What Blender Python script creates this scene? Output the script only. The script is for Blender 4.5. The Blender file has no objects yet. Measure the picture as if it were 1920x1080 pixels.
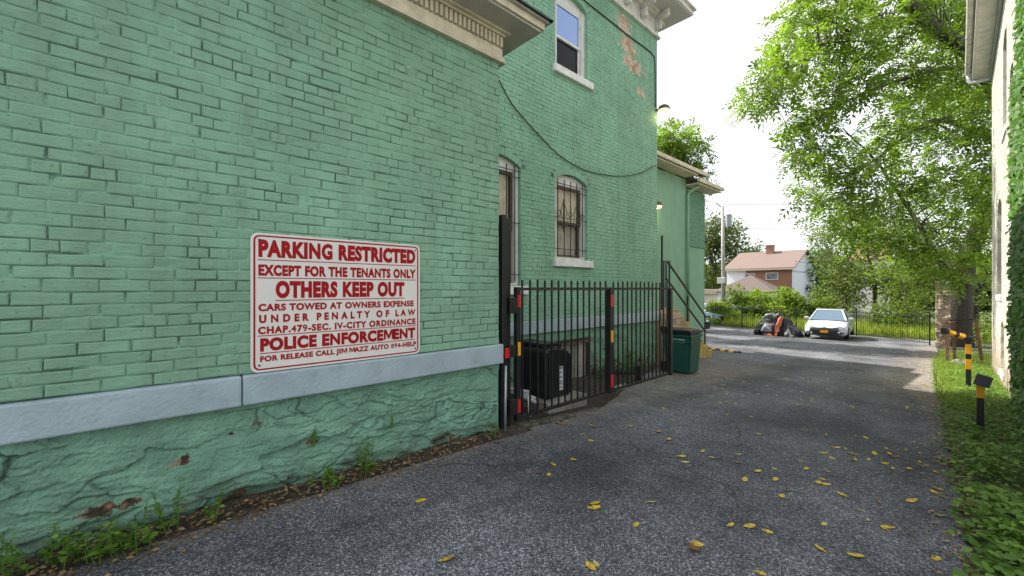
import bpy, math, random, bmesh
import numpy as np
from mathutils import Vector, Matrix, noise
from mathutils.geometry import tessellate_polygon

random.seed(7)
rng = np.random.default_rng(7)
SC = bpy.context.scene
COL = SC.collection
R = math.radians

# ------------------------------------------------------------------ camera
FPX = 770.0
TH = math.atan(840.0 / FPX)          # yaw to the left of +Y (the wall direction)
CT, ST = math.cos(TH), math.sin(TH)
EYE = 1.40
cam = bpy.data.cameras.new("camera")
cam.sensor_width = 36.0
cam.lens = FPX / 1920.0 * 36.0
cam.clip_start = 0.05
cam.clip_end = 2000
cam_ob = bpy.data.objects.new("camera", cam)
COL.objects.link(cam_ob)
cam_ob.location = (0, 0, EYE)
cam_ob.rotation_euler = (math.pi / 2, 0, TH)
SC.camera = cam_ob

# ------------------------------------------------------------------ light
SUN_EL, SUN_A = R(50), R(7)          # sun stands to the left (-X), slightly behind
SUN_DIR = Vector((-math.cos(SUN_EL) * math.cos(SUN_A), -math.cos(SUN_EL) * math.sin(SUN_A), math.sin(SUN_EL)))
sun = bpy.data.lights.new("sun", 'SUN')
sun.energy = 4.4
sun.angle = R(0.53)
sun.color = (1.0, 0.95, 0.87)
sun_ob = bpy.data.objects.new("sun", sun)
COL.objects.link(sun_ob)
sun_ob.rotation_euler = SUN_DIR.to_track_quat('Z', 'Y').to_euler()

world = bpy.data.worlds.new("World")
SC.world = world
world.use_nodes = True
wn, wl = world.node_tree.nodes, world.node_tree.links
wn.clear()
w_out = wn.new('ShaderNodeOutputWorld')
w_bg = wn.new('ShaderNodeBackground')
w_bg.inputs['Strength'].default_value = 0.13
w_sky = wn.new('ShaderNodeTexSky')
w_sky.sky_type = 'NISHITA'
w_sky.sun_disc = False
w_sky.sun_elevation = SUN_EL
w_sky.sun_rotation = math.atan2(SUN_DIR.x, SUN_DIR.y)
w_sky.dust_density = 3.0
w_sky.air_density = 1.0
w_tc = wn.new('ShaderNodeTexCoord')
w_no = wn.new('ShaderNodeTexNoise')
w_no.inputs['Scale'].default_value = 1.6
w_no.inputs['Detail'].default_value = 6
w_rp = wn.new('ShaderNodeValToRGB')
w_rp.color_ramp.elements[0].position = 0.30
w_rp.color_ramp.elements[1].position = 0.62
w_rp.color_ramp.elements[0].color = (0.35, 0.35, 0.35, 1)
w_mx = wn.new('ShaderNodeMix')
w_mx.data_type = 'RGBA'
w_mx.inputs[7].default_value = (5.6, 5.7, 5.9, 1)      # thin bright cloud
wl.new(w_tc.outputs['Generated'], w_no.inputs['Vector'])
wl.new(w_no.outputs['Fac'], w_rp.inputs['Fac'])
wl.new(w_rp.outputs['Color'], w_mx.inputs[0])
wl.new(w_sky.outputs['Color'], w_mx.inputs[6])
wl.new(w_mx.outputs[2], w_bg.inputs['Color'])
wl.new(w_bg.outputs['Background'], w_out.inputs['Surface'])

SC.view_settings.view_transform = 'Standard'
SC.view_settings.look = 'None'
SC.view_settings.gamma = 1
SC.view_settings.exposure = 1.2
SC.cycles.max_bounces = 6
SC.cycles.transparent_max_bounces = 8

# ------------------------------------------------------------------ helpers
def at(px, py, Z):
    X = (px - 960) / FPX * Z
    U = (540 - py) / FPX * Z
    return Vector((X * CT - Z * ST, X * ST + Z * CT, EYE + U))

def gz(y):
    if y < 2.5:
        return .02 - .02 * max(y, -3)
    if y < 28:
        return -.03 - .05 * (y - 2.5)
    return -1.305 - .01 * (min(y, 80) - 28)

def on_ground(px, py):
    lo, hi = .5, 300
    for _ in range(60):
        m = (lo + hi) / 2
        p = at(px, py, m)
        if p.z > gz(p.y):
            lo = m
        else:
            hi = m
    p = at(px, py, lo)
    p.z = gz(p.y)
    return p

def on_wall(px, py, d):
    Z = d / (ST - CT * (px - 960) / FPX)
    return at(px, py, Z)

def tag(o, label=None, cat=None, group=None, kind=None):
    if label: o['label'] = label
    if cat: o['category'] = cat
    if group: o['group'] = group
    if kind: o['kind'] = kind
    return o

def empty(name, loc, label, cat, group=None, rz=0):
    o = bpy.data.objects.new(name, None)
    o.empty_display_size = .1
    COL.objects.link(o)
    o.location = loc
    o.rotation_euler = (0, 0, rz)
    return tag(o, label, cat, group)

def origin(o):
    v = Vector((0, 0, 0))
    while o is not None:
        v += Vector(o.location)
        o = o.parent
    return v

def link_mesh(name, me, mats, parent=None, local=False, smooth=False):
    if not isinstance(mats, (list, tuple)):
        mats = [mats]
    for m in mats:
        me.materials.append(m)
    o = bpy.data.objects.new(name, me)
    COL.objects.link(o)
    if parent is not None:
        if not local:
            me.transform(Matrix.Translation(-origin(parent)))
        o.parent = parent
    if smooth:
        me.polygons.foreach_set('use_smooth', [True] * len(me.polygons))
    me.update()
    return o

class MB:
    """collects shapes that become ONE mesh"""
    def __init__(s):
        s.v, s.f, s.t, s.m = [], [], [], []
    def face(s, idx, tone=.5, m=0):
        s.f.append(idx); s.t.append(tone); s.m.append(m)
    def poly(s, pts, tone=.5, m=0):
        b = len(s.v)
        s.v += [tuple(p) for p in pts]
        s.face(list(range(b, b + len(pts))), tone, m)
    def box(s, x0, x1, y0, y1, z0, z1, tone=.5, m=0, rot=None, skip=()):
        b = len(s.v)
        P = [Vector((x, y, z)) for z in (z0, z1) for y in (y0, y1) for x in (x0, x1)]
        if rot is not None:
            c = Vector(((x0 + x1) / 2, (y0 + y1) / 2, (z0 + z1) / 2))
            P = [rot @ (p - c) + c for p in P]
        s.v += [tuple(p) for p in P]
        for k, q in enumerate(((0, 2, 3, 1), (4, 5, 7, 6), (0, 1, 5, 4), (2, 6, 7, 3), (0, 4, 6, 2), (1, 3, 7, 5))):
            if k not in skip:
                s.face([b + i for i in q], tone, m)
    def bbox(s, x0, x1, y0, y1, z0, z1, e=.004, tone=.5, m=0):
        """box with chamfered edges"""
        bm = bmesh.new()
        bmesh.ops.create_cube(bm, size=1)
        for v in bm.verts:
            v.co = Vector((x0 + (v.co.x + .5) * (x1 - x0), y0 + (v.co.y + .5) * (y1 - y0), z0 + (v.co.z + .5) * (z1 - z0)))
        bmesh.ops.bevel(bm, geom=bm.edges[:], offset=e, segments=2, affect='EDGES', profile=.5)
        s.addbm(bm, tone, m)
    def addbm(s, bm, tone=.5, m=0):
        b = len(s.v)
        bm.verts.index_update()
        s.v += [tuple(v.co) for v in bm.verts]
        for f in bm.faces:
            s.face([b + v.index for v in f.verts], tone, m)
        bm.free()
    def tube(s, pts, r, n=6, cap=True, tone=.5, m=0):
        pts = [Vector(p) for p in pts]
        rs = r if isinstance(r, (list, tuple)) else [r] * len(pts)
        b = len(s.v)
        up = None
        for i, p in enumerate(pts):
            d = (pts[min(i + 1, len(pts) - 1)] - pts[max(i - 1, 0)])
            if d.length < 1e-9: d = Vector((0, 0, 1))
            d.normalize()
            if up is None:
                up = d.orthogonal().normalized()
            else:
                up = (up - d * up.dot(d))
                up = up.normalized() if up.length > 1e-6 else d.orthogonal().normalized()
            w = d.cross(up)
            for k in range(n):
                a = 2 * math.pi * k / n
                s.v.append(tuple(p + (up * math.cos(a) + w * math.sin(a)) * rs[i]))
        for i in range(len(pts) - 1):
            for k in range(n):
                s.face([b + i * n + k, b + i * n + (k + 1) % n, b + (i + 1) * n + (k + 1) % n, b + (i + 1) * n + k], tone, m)
        if cap:
            s.face([b + k for k in reversed(range(n))], tone, m)
            s.face([b + (len(pts) - 1) * n + k for k in range(n)], tone, m)
    def bar(s, a, b_, w, tone=.5, m=0):
        """square bar from a to b_"""
        a, b_ = Vector(a), Vector(b_)
        d = (b_ - a).normalized()
        q = Vector((1, 0, 0)) if abs(d.x) < .9 else Vector((0, 1, 0))
        u = d.cross(q).normalized() * w / 2
        v = d.cross(u).normalized() * w / 2
        b = len(s.v)
        for p in (a, b_):
            for (i, j) in ((-1, -1), (1, -1), (1, 1), (-1, 1)):
                s.v.append(tuple(p + u * i + v * j))
        for q in ((0, 1, 2, 3), (7, 6, 5, 4), (0, 4, 5, 1), (1, 5, 6, 2), (2, 6, 7, 3), (3, 7, 4, 0)):
            s.face([b + i for i in q], tone, m)
    def build(s, name, mats, parent=None, smooth=False, local=False):
        me = bpy.data.meshes.new(name)
        me.from_pydata(s.v, [], s.f)
        if me.polygons:
            a = me.attributes.new('tone', 'FLOAT', 'FACE')
            a.data.foreach_set('value', np.array(s.t, dtype=np.float32))
            me.polygons.foreach_set('material_index', s.m)
        return link_mesh(name, me, mats, parent, local, smooth)

def quad_mesh(name, V, tone, mats, parent=None, nper=4, smooth=False):
    """V: (n, nper, 3) array of separate polygons, tone: (n,)"""
    n = len(V)
    me = bpy.data.meshes.new(name)
    me.vertices.add(n * nper)
    me.vertices.foreach_set('co', V.reshape(-1).astype(np.float32))
    me.loops.add(n * nper)
    me.loops.foreach_set('vertex_index', np.arange(n * nper, dtype=np.int32))
    me.polygons.add(n)
    me.polygons.foreach_set('loop_start', np.arange(0, n * nper, nper, dtype=np.int32))
    me.update(calc_edges=True)
    a = me.attributes.new('tone', 'FLOAT', 'FACE')
    a.data.foreach_set('value', np.asarray(tone, dtype=np.float32))
    return link_mesh(name, me, mats, parent, smooth=smooth)

def unit(v):
    return v / np.maximum(np.linalg.norm(v, axis=-1, keepdims=True), 1e-9)

def leaf_quads(P, D, N, L, W):
    """pointed leaf (rhombus, slightly folded) at P along D with face normal about N"""
    D = unit(D)
    S = unit(np.cross(D, N))
    N2 = np.cross(S, D)
    L = np.asarray(L).reshape(-1, 1); W = np.asarray(W).reshape(-1, 1)
    a = P
    b = P + D * L * .45 + S * W * .5 + N2 * W * .12
    c = P + D * L
    d = P + D * L * .45 - S * W * .5 + N2 * W * .12
    return np.stack([a, b, c, d], axis=1)

def leaf_hex(P, D, N, L, W):
    D = unit(D); S = unit(np.cross(D, N)); N2 = np.cross(S, D)
    L = np.asarray(L).reshape(-1, 1); W = np.asarray(W).reshape(-1, 1)
    e = lambda t, w, u: P + D * L * t + S * W * w + N2 * W * u
    return np.stack([P, e(.22, .40, .10), e(.62, .38, .10), e(1, 0, -.08), e(.62, -.38, .10), e(.22, -.40, .10)], axis=1)

# ------------------------------------------------------------------ materials
MATS = {}
def mat(name, col, rough=.6, var=.0, vscale=3., bump=.0, bscale=40., metal=0., tone=0., col2=None, spec=.5, detail=4., dist=.02, c2scale=None, c2lo=.45, c2hi=.6):
    """procedural principled: colour varied by noise and by the per-face 'tone', optional second colour in noise patches, noise bump"""
    m = bpy.data.materials.new(name)
    m.use_nodes = True
    n, l = m.node_tree.nodes, m.node_tree.links
    p = n['Principled BSDF']
    p.inputs['Roughness'].default_value = rough
    p.inputs['Metallic'].default_value = metal
    p.inputs['Specular IOR Level'].default_value = spec
    tc = n.new('ShaderNodeTexCoord')
    rgb = n.new('ShaderNodeRGB'); rgb.outputs[0].default_value = (*col, 1)
    c = rgb.outputs[0]
    if col2 is not None:
        no = n.new('ShaderNodeTexNoise'); no.inputs['Scale'].default_value = c2scale or vscale
        no.inputs['Detail'].default_value = 5; no.inputs['Roughness'].default_value = .65
        l.new(tc.outputs['Object'], no.inputs['Vector'])
        mr = n.new('ShaderNodeMapRange'); mr.inputs[1].default_value = c2lo; mr.inputs[2].default_value = c2hi
        l.new(no.outputs['Fac'], mr.inputs[0])
        mx = n.new('ShaderNodeMix'); mx.data_type = 'RGBA'
        l.new(mr.outputs[0], mx.inputs[0]); l.new(c, mx.inputs[6]); mx.inputs[7].default_value = (*col2, 1)
        c = mx.outputs[2]
    val = None
    if var > 0:
        no = n.new('ShaderNodeTexNoise'); no.inputs['Scale'].default_value = vscale
        no.inputs['Detail'].default_value = detail; no.inputs['Roughness'].default_value = .6
        l.new(tc.outputs['Object'], no.inputs['Vector'])
        mr = n.new('ShaderNodeMapRange'); mr.inputs[1].default_value = .3; mr.inputs[2].default_value = .7
        mr.inputs[3].default_value = 1 - var; mr.inputs[4].default_value = 1 + var
        l.new(no.outputs['Fac'], mr.inputs[0]); val = mr.outputs[0]
    if tone > 0:
        at_ = n.new('ShaderNodeAttribute'); at_.attribute_name = 'tone'
        mr = n.new('ShaderNodeMapRange'); mr.inputs[3].default_value = 1 - tone; mr.inputs[4].default_value = 1 + tone
        l.new(at_.outputs['Fac'], mr.inputs[0])
        if val is None: val = mr.outputs[0]
        else:
            mu = n.new('ShaderNodeMath'); mu.operation = 'MULTIPLY'
            l.new(val, mu.inputs[0]); l.new(mr.outputs[0], mu.inputs[1]); val = mu.outputs[0]
    if val is not None:
        vm = n.new('ShaderNodeVectorMath'); vm.operation = 'SCALE'
        l.new(c, vm.inputs[0]); l.new(val, vm.inputs['Scale']); c = vm.outputs[0]
    l.new(c, p.inputs['Base Color'])
    if bump > 0:
        no = n.new('ShaderNodeTexNoise'); no.inputs['Scale'].default_value = bscale
        no.inputs['Detail'].default_value = 5; no.inputs['Roughness'].default_value = .6
        l.new(tc.outputs['Object'], no.inputs['Vector'])
        bu = n.new('ShaderNodeBump'); bu.inputs['Strength'].default_value = bump; bu.inputs['Distance'].default_value = dist
        l.new(no.outputs['Fac'], bu.inputs['Height']); l.new(bu.outputs[0], p.inputs['Normal'])
    MATS[name] = m
    return m

def leaf_mat(name, col, trans, hue=None, tmix=.45, rough=.5):
    """thin leaf: diffuse + gloss + translucency; per-leaf tone shifts it from one colour to the other"""
    m = bpy.data.materials.new(name)
    m.use_nodes = True
    n, l = m.node_tree.nodes, m.node_tree.links
    p = n['Principled BSDF']; p.inputs['Roughness'].default_value = rough
    p.inputs['Specular IOR Level'].default_value = .35
    o = n['Material Output']
    a = n.new('ShaderNodeAttribute'); a.attribute_name = 'tone'
    def ramp(c1, c2):
        mx = n.new('ShaderNodeMix'); mx.data_type = 'RGBA'
        l.new(a.outputs['Fac'], mx.inputs[0]); mx.inputs[6].default_value = (*c1, 1); mx.inputs[7].default_value = (*c2, 1)
        return mx.outputs[2]
    c2 = hue or tuple(min(1, x * 1.7) for x in col)
    l.new(ramp(tuple(x * .6 for x in col), c2), p.inputs['Base Color'])
    t = n.new('ShaderNodeBsdfTranslucent')
    l.new(ramp(tuple(x * .7 for x in trans), tuple(min(1, x * 1.4) for x in trans)), t.inputs['Color'])
    ms = n.new('ShaderNodeMixShader'); ms.inputs[0].default_value = tmix
    l.new(p.outputs[0], ms.inputs[1]); l.new(t.outputs[0], ms.inputs[2]); l.new(ms.outputs[0], o.inputs['Surface'])
    return m

def glass_mat(name, col, rough=.03):
    m = mat(name, col, rough, spec=.8)
    m.node_tree.nodes['Principled BSDF'].inputs['Coat Weight'].default_value = .6
    return m

M_trim = mat('cream_trim_paint', (.62, .55, .42), .55, var=.22, vscale=7, bump=.15, bscale=60, col2=(.36, .31, .22), c2scale=5, c2lo=.58, c2hi=.8)
M_soffit = mat('grey_soffit_paint', (.50, .47, .42), .6, var=.15, vscale=5)
M_white = mat('white_window_paint', (.66, .65, .63), .5, var=.12, vscale=9, bump=.1, bscale=70, col2=(.36, .33, .29), c2scale=14, c2lo=.6, c2hi=.8)
M_ledge = mat('blue_grey_ledge_paint', (.335, .425, .465), .55, var=.13, vscale=4, bump=.5, bscale=45, dist=.012, col2=(.22, .27, .30), c2scale=9, c2lo=.58, c2hi=.85)
M_black = mat('black_metal', (.012, .012, .013), .45, var=.4, vscale=12, bump=.08, bscale=80)
M_rust = mat('dark_rusty_metal', (.035, .024, .018), .7, var=.5, vscale=14)
M_plastic = mat('black_plastic', (.013, .013, .015), .42, var=.2, vscale=6, bump=.1, bscale=160, dist=.004)
M_darkroof = mat('dark_roofing', (.03, .03, .035), .8, var=.3, vscale=8)
M_red = mat('red_reflector', (.55, .02, .02), .35)
M_yel = mat('yellow_reflector', (.75, .36, .01), .35)
M_conc = mat('weathered_concrete', (.27, .26, .22), .85, var=.3, vscale=5, bump=.5, bscale=30, col2=(.12, .13, .08), c2scale=6, c2lo=.5, c2hi=.7)
M_wood = mat('weathered_wood', (.24, .19, .14), .8, var=.35, vscale=12, bump=.3, bscale=50)
M_dark = mat('dark_interior', (.012, .013, .015), .5)
M_galv = mat('galvanised_metal', (.38, .40, .41), .45, metal=.6, var=.15, vscale=10)
M_pipe = mat('grey_pvc', (.45, .46, .47), .4, var=.1, vscale=10)

def brick_paint(name, col, peel=False, tone=.07, stain=False):
    m = mat(name, col, .66, var=.18, vscale=1.1, tone=tone, detail=7, spec=.3)
    n, l = m.node_tree.nodes, m.node_tree.links
    p = n['Principled BSDF']
    tc = n.new('ShaderNodeTexCoord')
    # fine chalky streaks on the paint
    mp = n.new('ShaderNodeMapping'); mp.inputs['Scale'].default_value = (30, 22, 60)
    l.new(tc.outputs['Object'], mp.inputs['Vector'])
    no = n.new('ShaderNodeTexNoise'); no.inputs['Scale'].default_value = 1; no.inputs['Detail'].default_value = 6; no.inputs['Roughness'].default_value = .7
    l.new(mp.outputs[0], no.inputs['Vector'])
    bu = n.new('ShaderNodeBump'); bu.inputs['Strength'].default_value = .8; bu.inputs['Distance'].default_value = .010
    no2 = n.new('ShaderNodeTexNoise'); no2.inputs['Scale'].default_value = 9; no2.inputs['Detail'].default_value = 3
    l.new(tc.outputs['Object'], no2.inputs['Vector'])
    ad = n.new('ShaderNodeMath'); ad.operation = 'MULTIPLY_ADD'; ad.inputs[1].default_value = .8
    l.new(no2.outputs['Fac'], ad.inputs[0]); l.new(no.outputs['Fac'], ad.inputs[2])
    l.new(ad.outputs[0], bu.inputs['Height']); l.new(bu.outputs[0], p.inputs['Normal'])
    # pits and chips: small dark flecks
    no3 = n.new('ShaderNodeTexNoise'); no3.inputs['Scale'].default_value = 48; no3.inputs['Detail'].default_value = 4; no3.inputs['Roughness'].default_value = .7
    l.new(tc.outputs['Object'], no3.inputs['Vector'])
    mr = n.new('ShaderNodeMapRange'); mr.inputs[1].default_value = .615; mr.inputs[2].default_value = .70
    l.new(no3.outputs['Fac'], mr.inputs[0])
    src = p.inputs['Base Color'].links[0].from_socket
    mx = n.new('ShaderNodeMix'); mx.data_type = 'RGBA'
    l.new(mr.outputs[0], mx.inputs[0]); l.new(src, mx.inputs[6]); mx.inputs[7].default_value = (col[0] * .45, col[1] * .45, col[2] * .45, 1)
    src = mx.outputs[2]
    mp8 = n.new('ShaderNodeMapping'); mp8.inputs['Scale'].default_value = (4, 7, .55); l.new(tc.outputs['Object'], mp8.inputs['Vector'])
    n8 = n.new('ShaderNodeTexNoise'); n8.inputs['Scale'].default_value = 1; n8.inputs['Detail'].default_value = 7; n8.inputs['Roughness'].default_value = .6; l.new(mp8.outputs[0], n8.inputs['Vector'])
    m8 = n.new('ShaderNodeMapRange'); m8.inputs[1].default_value = .42; m8.inputs[2].default_value = .72; m8.inputs[3].default_value = 0; m8.inputs[4].default_value = .42; l.new(n8.outputs['Fac'], m8.inputs[0])
    x8 = n.new('ShaderNodeMix'); x8.data_type = 'RGBA'; l.new(m8.outputs[0], x8.inputs[0]); l.new(src, x8.inputs[6]); x8.inputs[7].default_value = (col[0] * .62 + .02, col[1] * .58, col[2] * .56, 1); src = x8.outputs[2]
    n9 = n.new('ShaderNodeTexNoise'); n9.inputs['Scale'].default_value = 17; n9.inputs['Detail'].default_value = 5; n9.inputs['Roughness'].default_value = .75; l.new(tc.outputs['Object'], n9.inputs['Vector'])
    m9 = n.new('ShaderNodeMapRange'); m9.inputs[1].default_value = .60; m9.inputs[2].default_value = .70; m9.inputs[3].default_value = 0; m9.inputs[4].default_value = .35; l.new(n9.outputs['Fac'], m9.inputs[0])
    x9 = n.new('ShaderNodeMix'); x9.data_type = 'RGBA'; l.new(m9.outputs[0], x9.inputs[0]); l.new(src, x9.inputs[6]); x9.inputs[7].default_value = (min(1, col[0] * 1.5), min(1, col[1] * 1.25), min(1, col[2] * 1.35), 1); src = x9.outputs[2]
    if peel:
        ge = n.new('ShaderNodeNewGeometry')
        msk = None
        for (cy, cz, ry, rz) in ((7.38, 6.80, .42, .28), (7.55, 6.42, .45, .32), (7.72, 6.10, .55, .24), (8.05, 5.62, .3, .12)):
            v1 = n.new('ShaderNodeVectorMath'); v1.operation = 'SUBTRACT'; v1.inputs[1].default_value = (-4.66, cy, cz)
            l.new(ge.outputs['Position'], v1.inputs[0])
            v2 = n.new('ShaderNodeVectorMath'); v2.operation = 'MULTIPLY'; v2.inputs[1].default_value = (.5, 1 / ry, 1 / rz)
            l.new(v1.outputs[0], v2.inputs[0])
            v3 = n.new('ShaderNodeVectorMath'); v3.operation = 'LENGTH'; l.new(v2.outputs[0], v3.inputs[0])
            mm = n.new('ShaderNodeMapRange'); mm.inputs[1].default_value = 1.25; mm.inputs[2].default_value = 0.; mm.inputs[3].default_value = 0; mm.inputs[4].default_value = .50
            l.new(v3.outputs['Value'], mm.inputs[0])
            if msk is None: msk = mm.outputs[0]
            else:
                q = n.new('ShaderNodeMath'); q.operation = 'MAXIMUM'; l.new(msk, q.inputs[0]); l.new(mm.outputs[0], q.inputs[1]); msk = q.outputs[0]
        no4 = n.new('ShaderNodeTexNoise'); no4.inputs['Scale'].default_value = 9; no4.inputs['Detail'].default_value = 5; no4.inputs['Roughness'].default_value = .6
        l.new(tc.outputs['Object'], no4.inputs['Vector'])
        q = n.new('ShaderNodeMath'); q.operation = 'ADD'; l.new(no4.outputs['Fac'], q.inputs[0]); l.new(msk, q.inputs[1])
        st = n.new('ShaderNodeMapRange'); st.inputs[1].default_value = .74; st.inputs[2].default_value = .76
        l.new(q.outputs[0], st.inputs[0])
        mx = n.new('ShaderNodeMix'); mx.data_type = 'RGBA'
        no5 = n.new('ShaderNodeTexNoise'); no5.inputs['Scale'].default_value = 5
        l.new(tc.outputs['Object'], no5.inputs['Vector'])
        rp = n.new('ShaderNodeValToRGB')
        rp.color_ramp.elements[0].position = .36; rp.color_ramp.elements[0].color = (.50, .24, .16, 1)
        rp.color_ramp.elements[1].position = .54; rp.color_ramp.elements[1].color = (.62, .50, .38, 1)
        l.new(no5.outputs['Fac'], rp.inputs[0])
        l.new(st.outputs[0], mx.inputs[0]); l.new(src, mx.inputs[6]); l.new(rp.outputs[0], mx.inputs[7]); src = mx.outputs[2]
    if stain:      # splash-back and bare brick at the foot of the wall
        ge = n.new('ShaderNodeNewGeometry'); sx = n.new('ShaderNodeSeparateXYZ'); l.new(ge.outputs['Position'], sx.inputs[0])
        lo_ = n.new('ShaderNodeMapRange'); lo_.inputs[1].default_value = .9; lo_.inputs[2].default_value = -.5; lo_.inputs[3].default_value = 0; lo_.inputs[4].default_value = .30; l.new(sx.outputs[2], lo_.inputs[0])
        n7 = n.new('ShaderNodeTexNoise'); n7.inputs['Scale'].default_value = 2.6; n7.inputs['Detail'].default_value = 6; n7.inputs['Roughness'].default_value = .65; l.new(tc.outputs['Object'], n7.inputs['Vector'])
        q = n.new('ShaderNodeMath'); l.new(n7.outputs['Fac'], q.inputs[0]); l.new(lo_.outputs[0], q.inputs[1])
        s7 = n.new('ShaderNodeMapRange'); s7.inputs[1].default_value = .60; s7.inputs[2].default_value = .72; s7.inputs[4].default_value = .85; l.new(q.outputs[0], s7.inputs[0])
        mx = n.new('ShaderNodeMix'); mx.data_type = 'RGBA'; l.new(s7.outputs[0], mx.inputs[0]); l.new(src, mx.inputs[6]); mx.inputs[7].default_value = (.27, .19, .13, 1); src = mx.outputs[2]
    l.new(src, p.inputs['Base Color'])
    return m

GREEN = (.222, .402, .282)
M_brick = brick_paint('green_painted_brick', GREEN)
M_brick_tall = brick_paint('green_painted_brick_peeling', (.240, .448, .318), peel=True)
M_joint = mat('dirty_shaded_green_joint', (.118, .240, .168), .7, var=.2, vscale=14, tone=.6)  # dirt plus the shade between bricks, put into the joint colour
M_joint_cream = mat('darker_cream_joint', (.42, .40, .32), .8, var=.3, vscale=14, tone=.35)  # darker than the cream brick, darkest where the joint lies deep
M_cream_brick = brick_paint('cream_painted_brick', (.57, .555, .475), tone=.05, stain=True)
M_stucco = mat('green_painted_stucco', (.20, .375, .26), .6, var=.10, vscale=2.5, bump=.35, bscale=35, dist=.02)
M_stucco_rough = mat('green_rough_stucco', (.15, .32, .22), .7, var=.35, vscale=16, bump=1.0, bscale=14, dist=.08)

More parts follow.
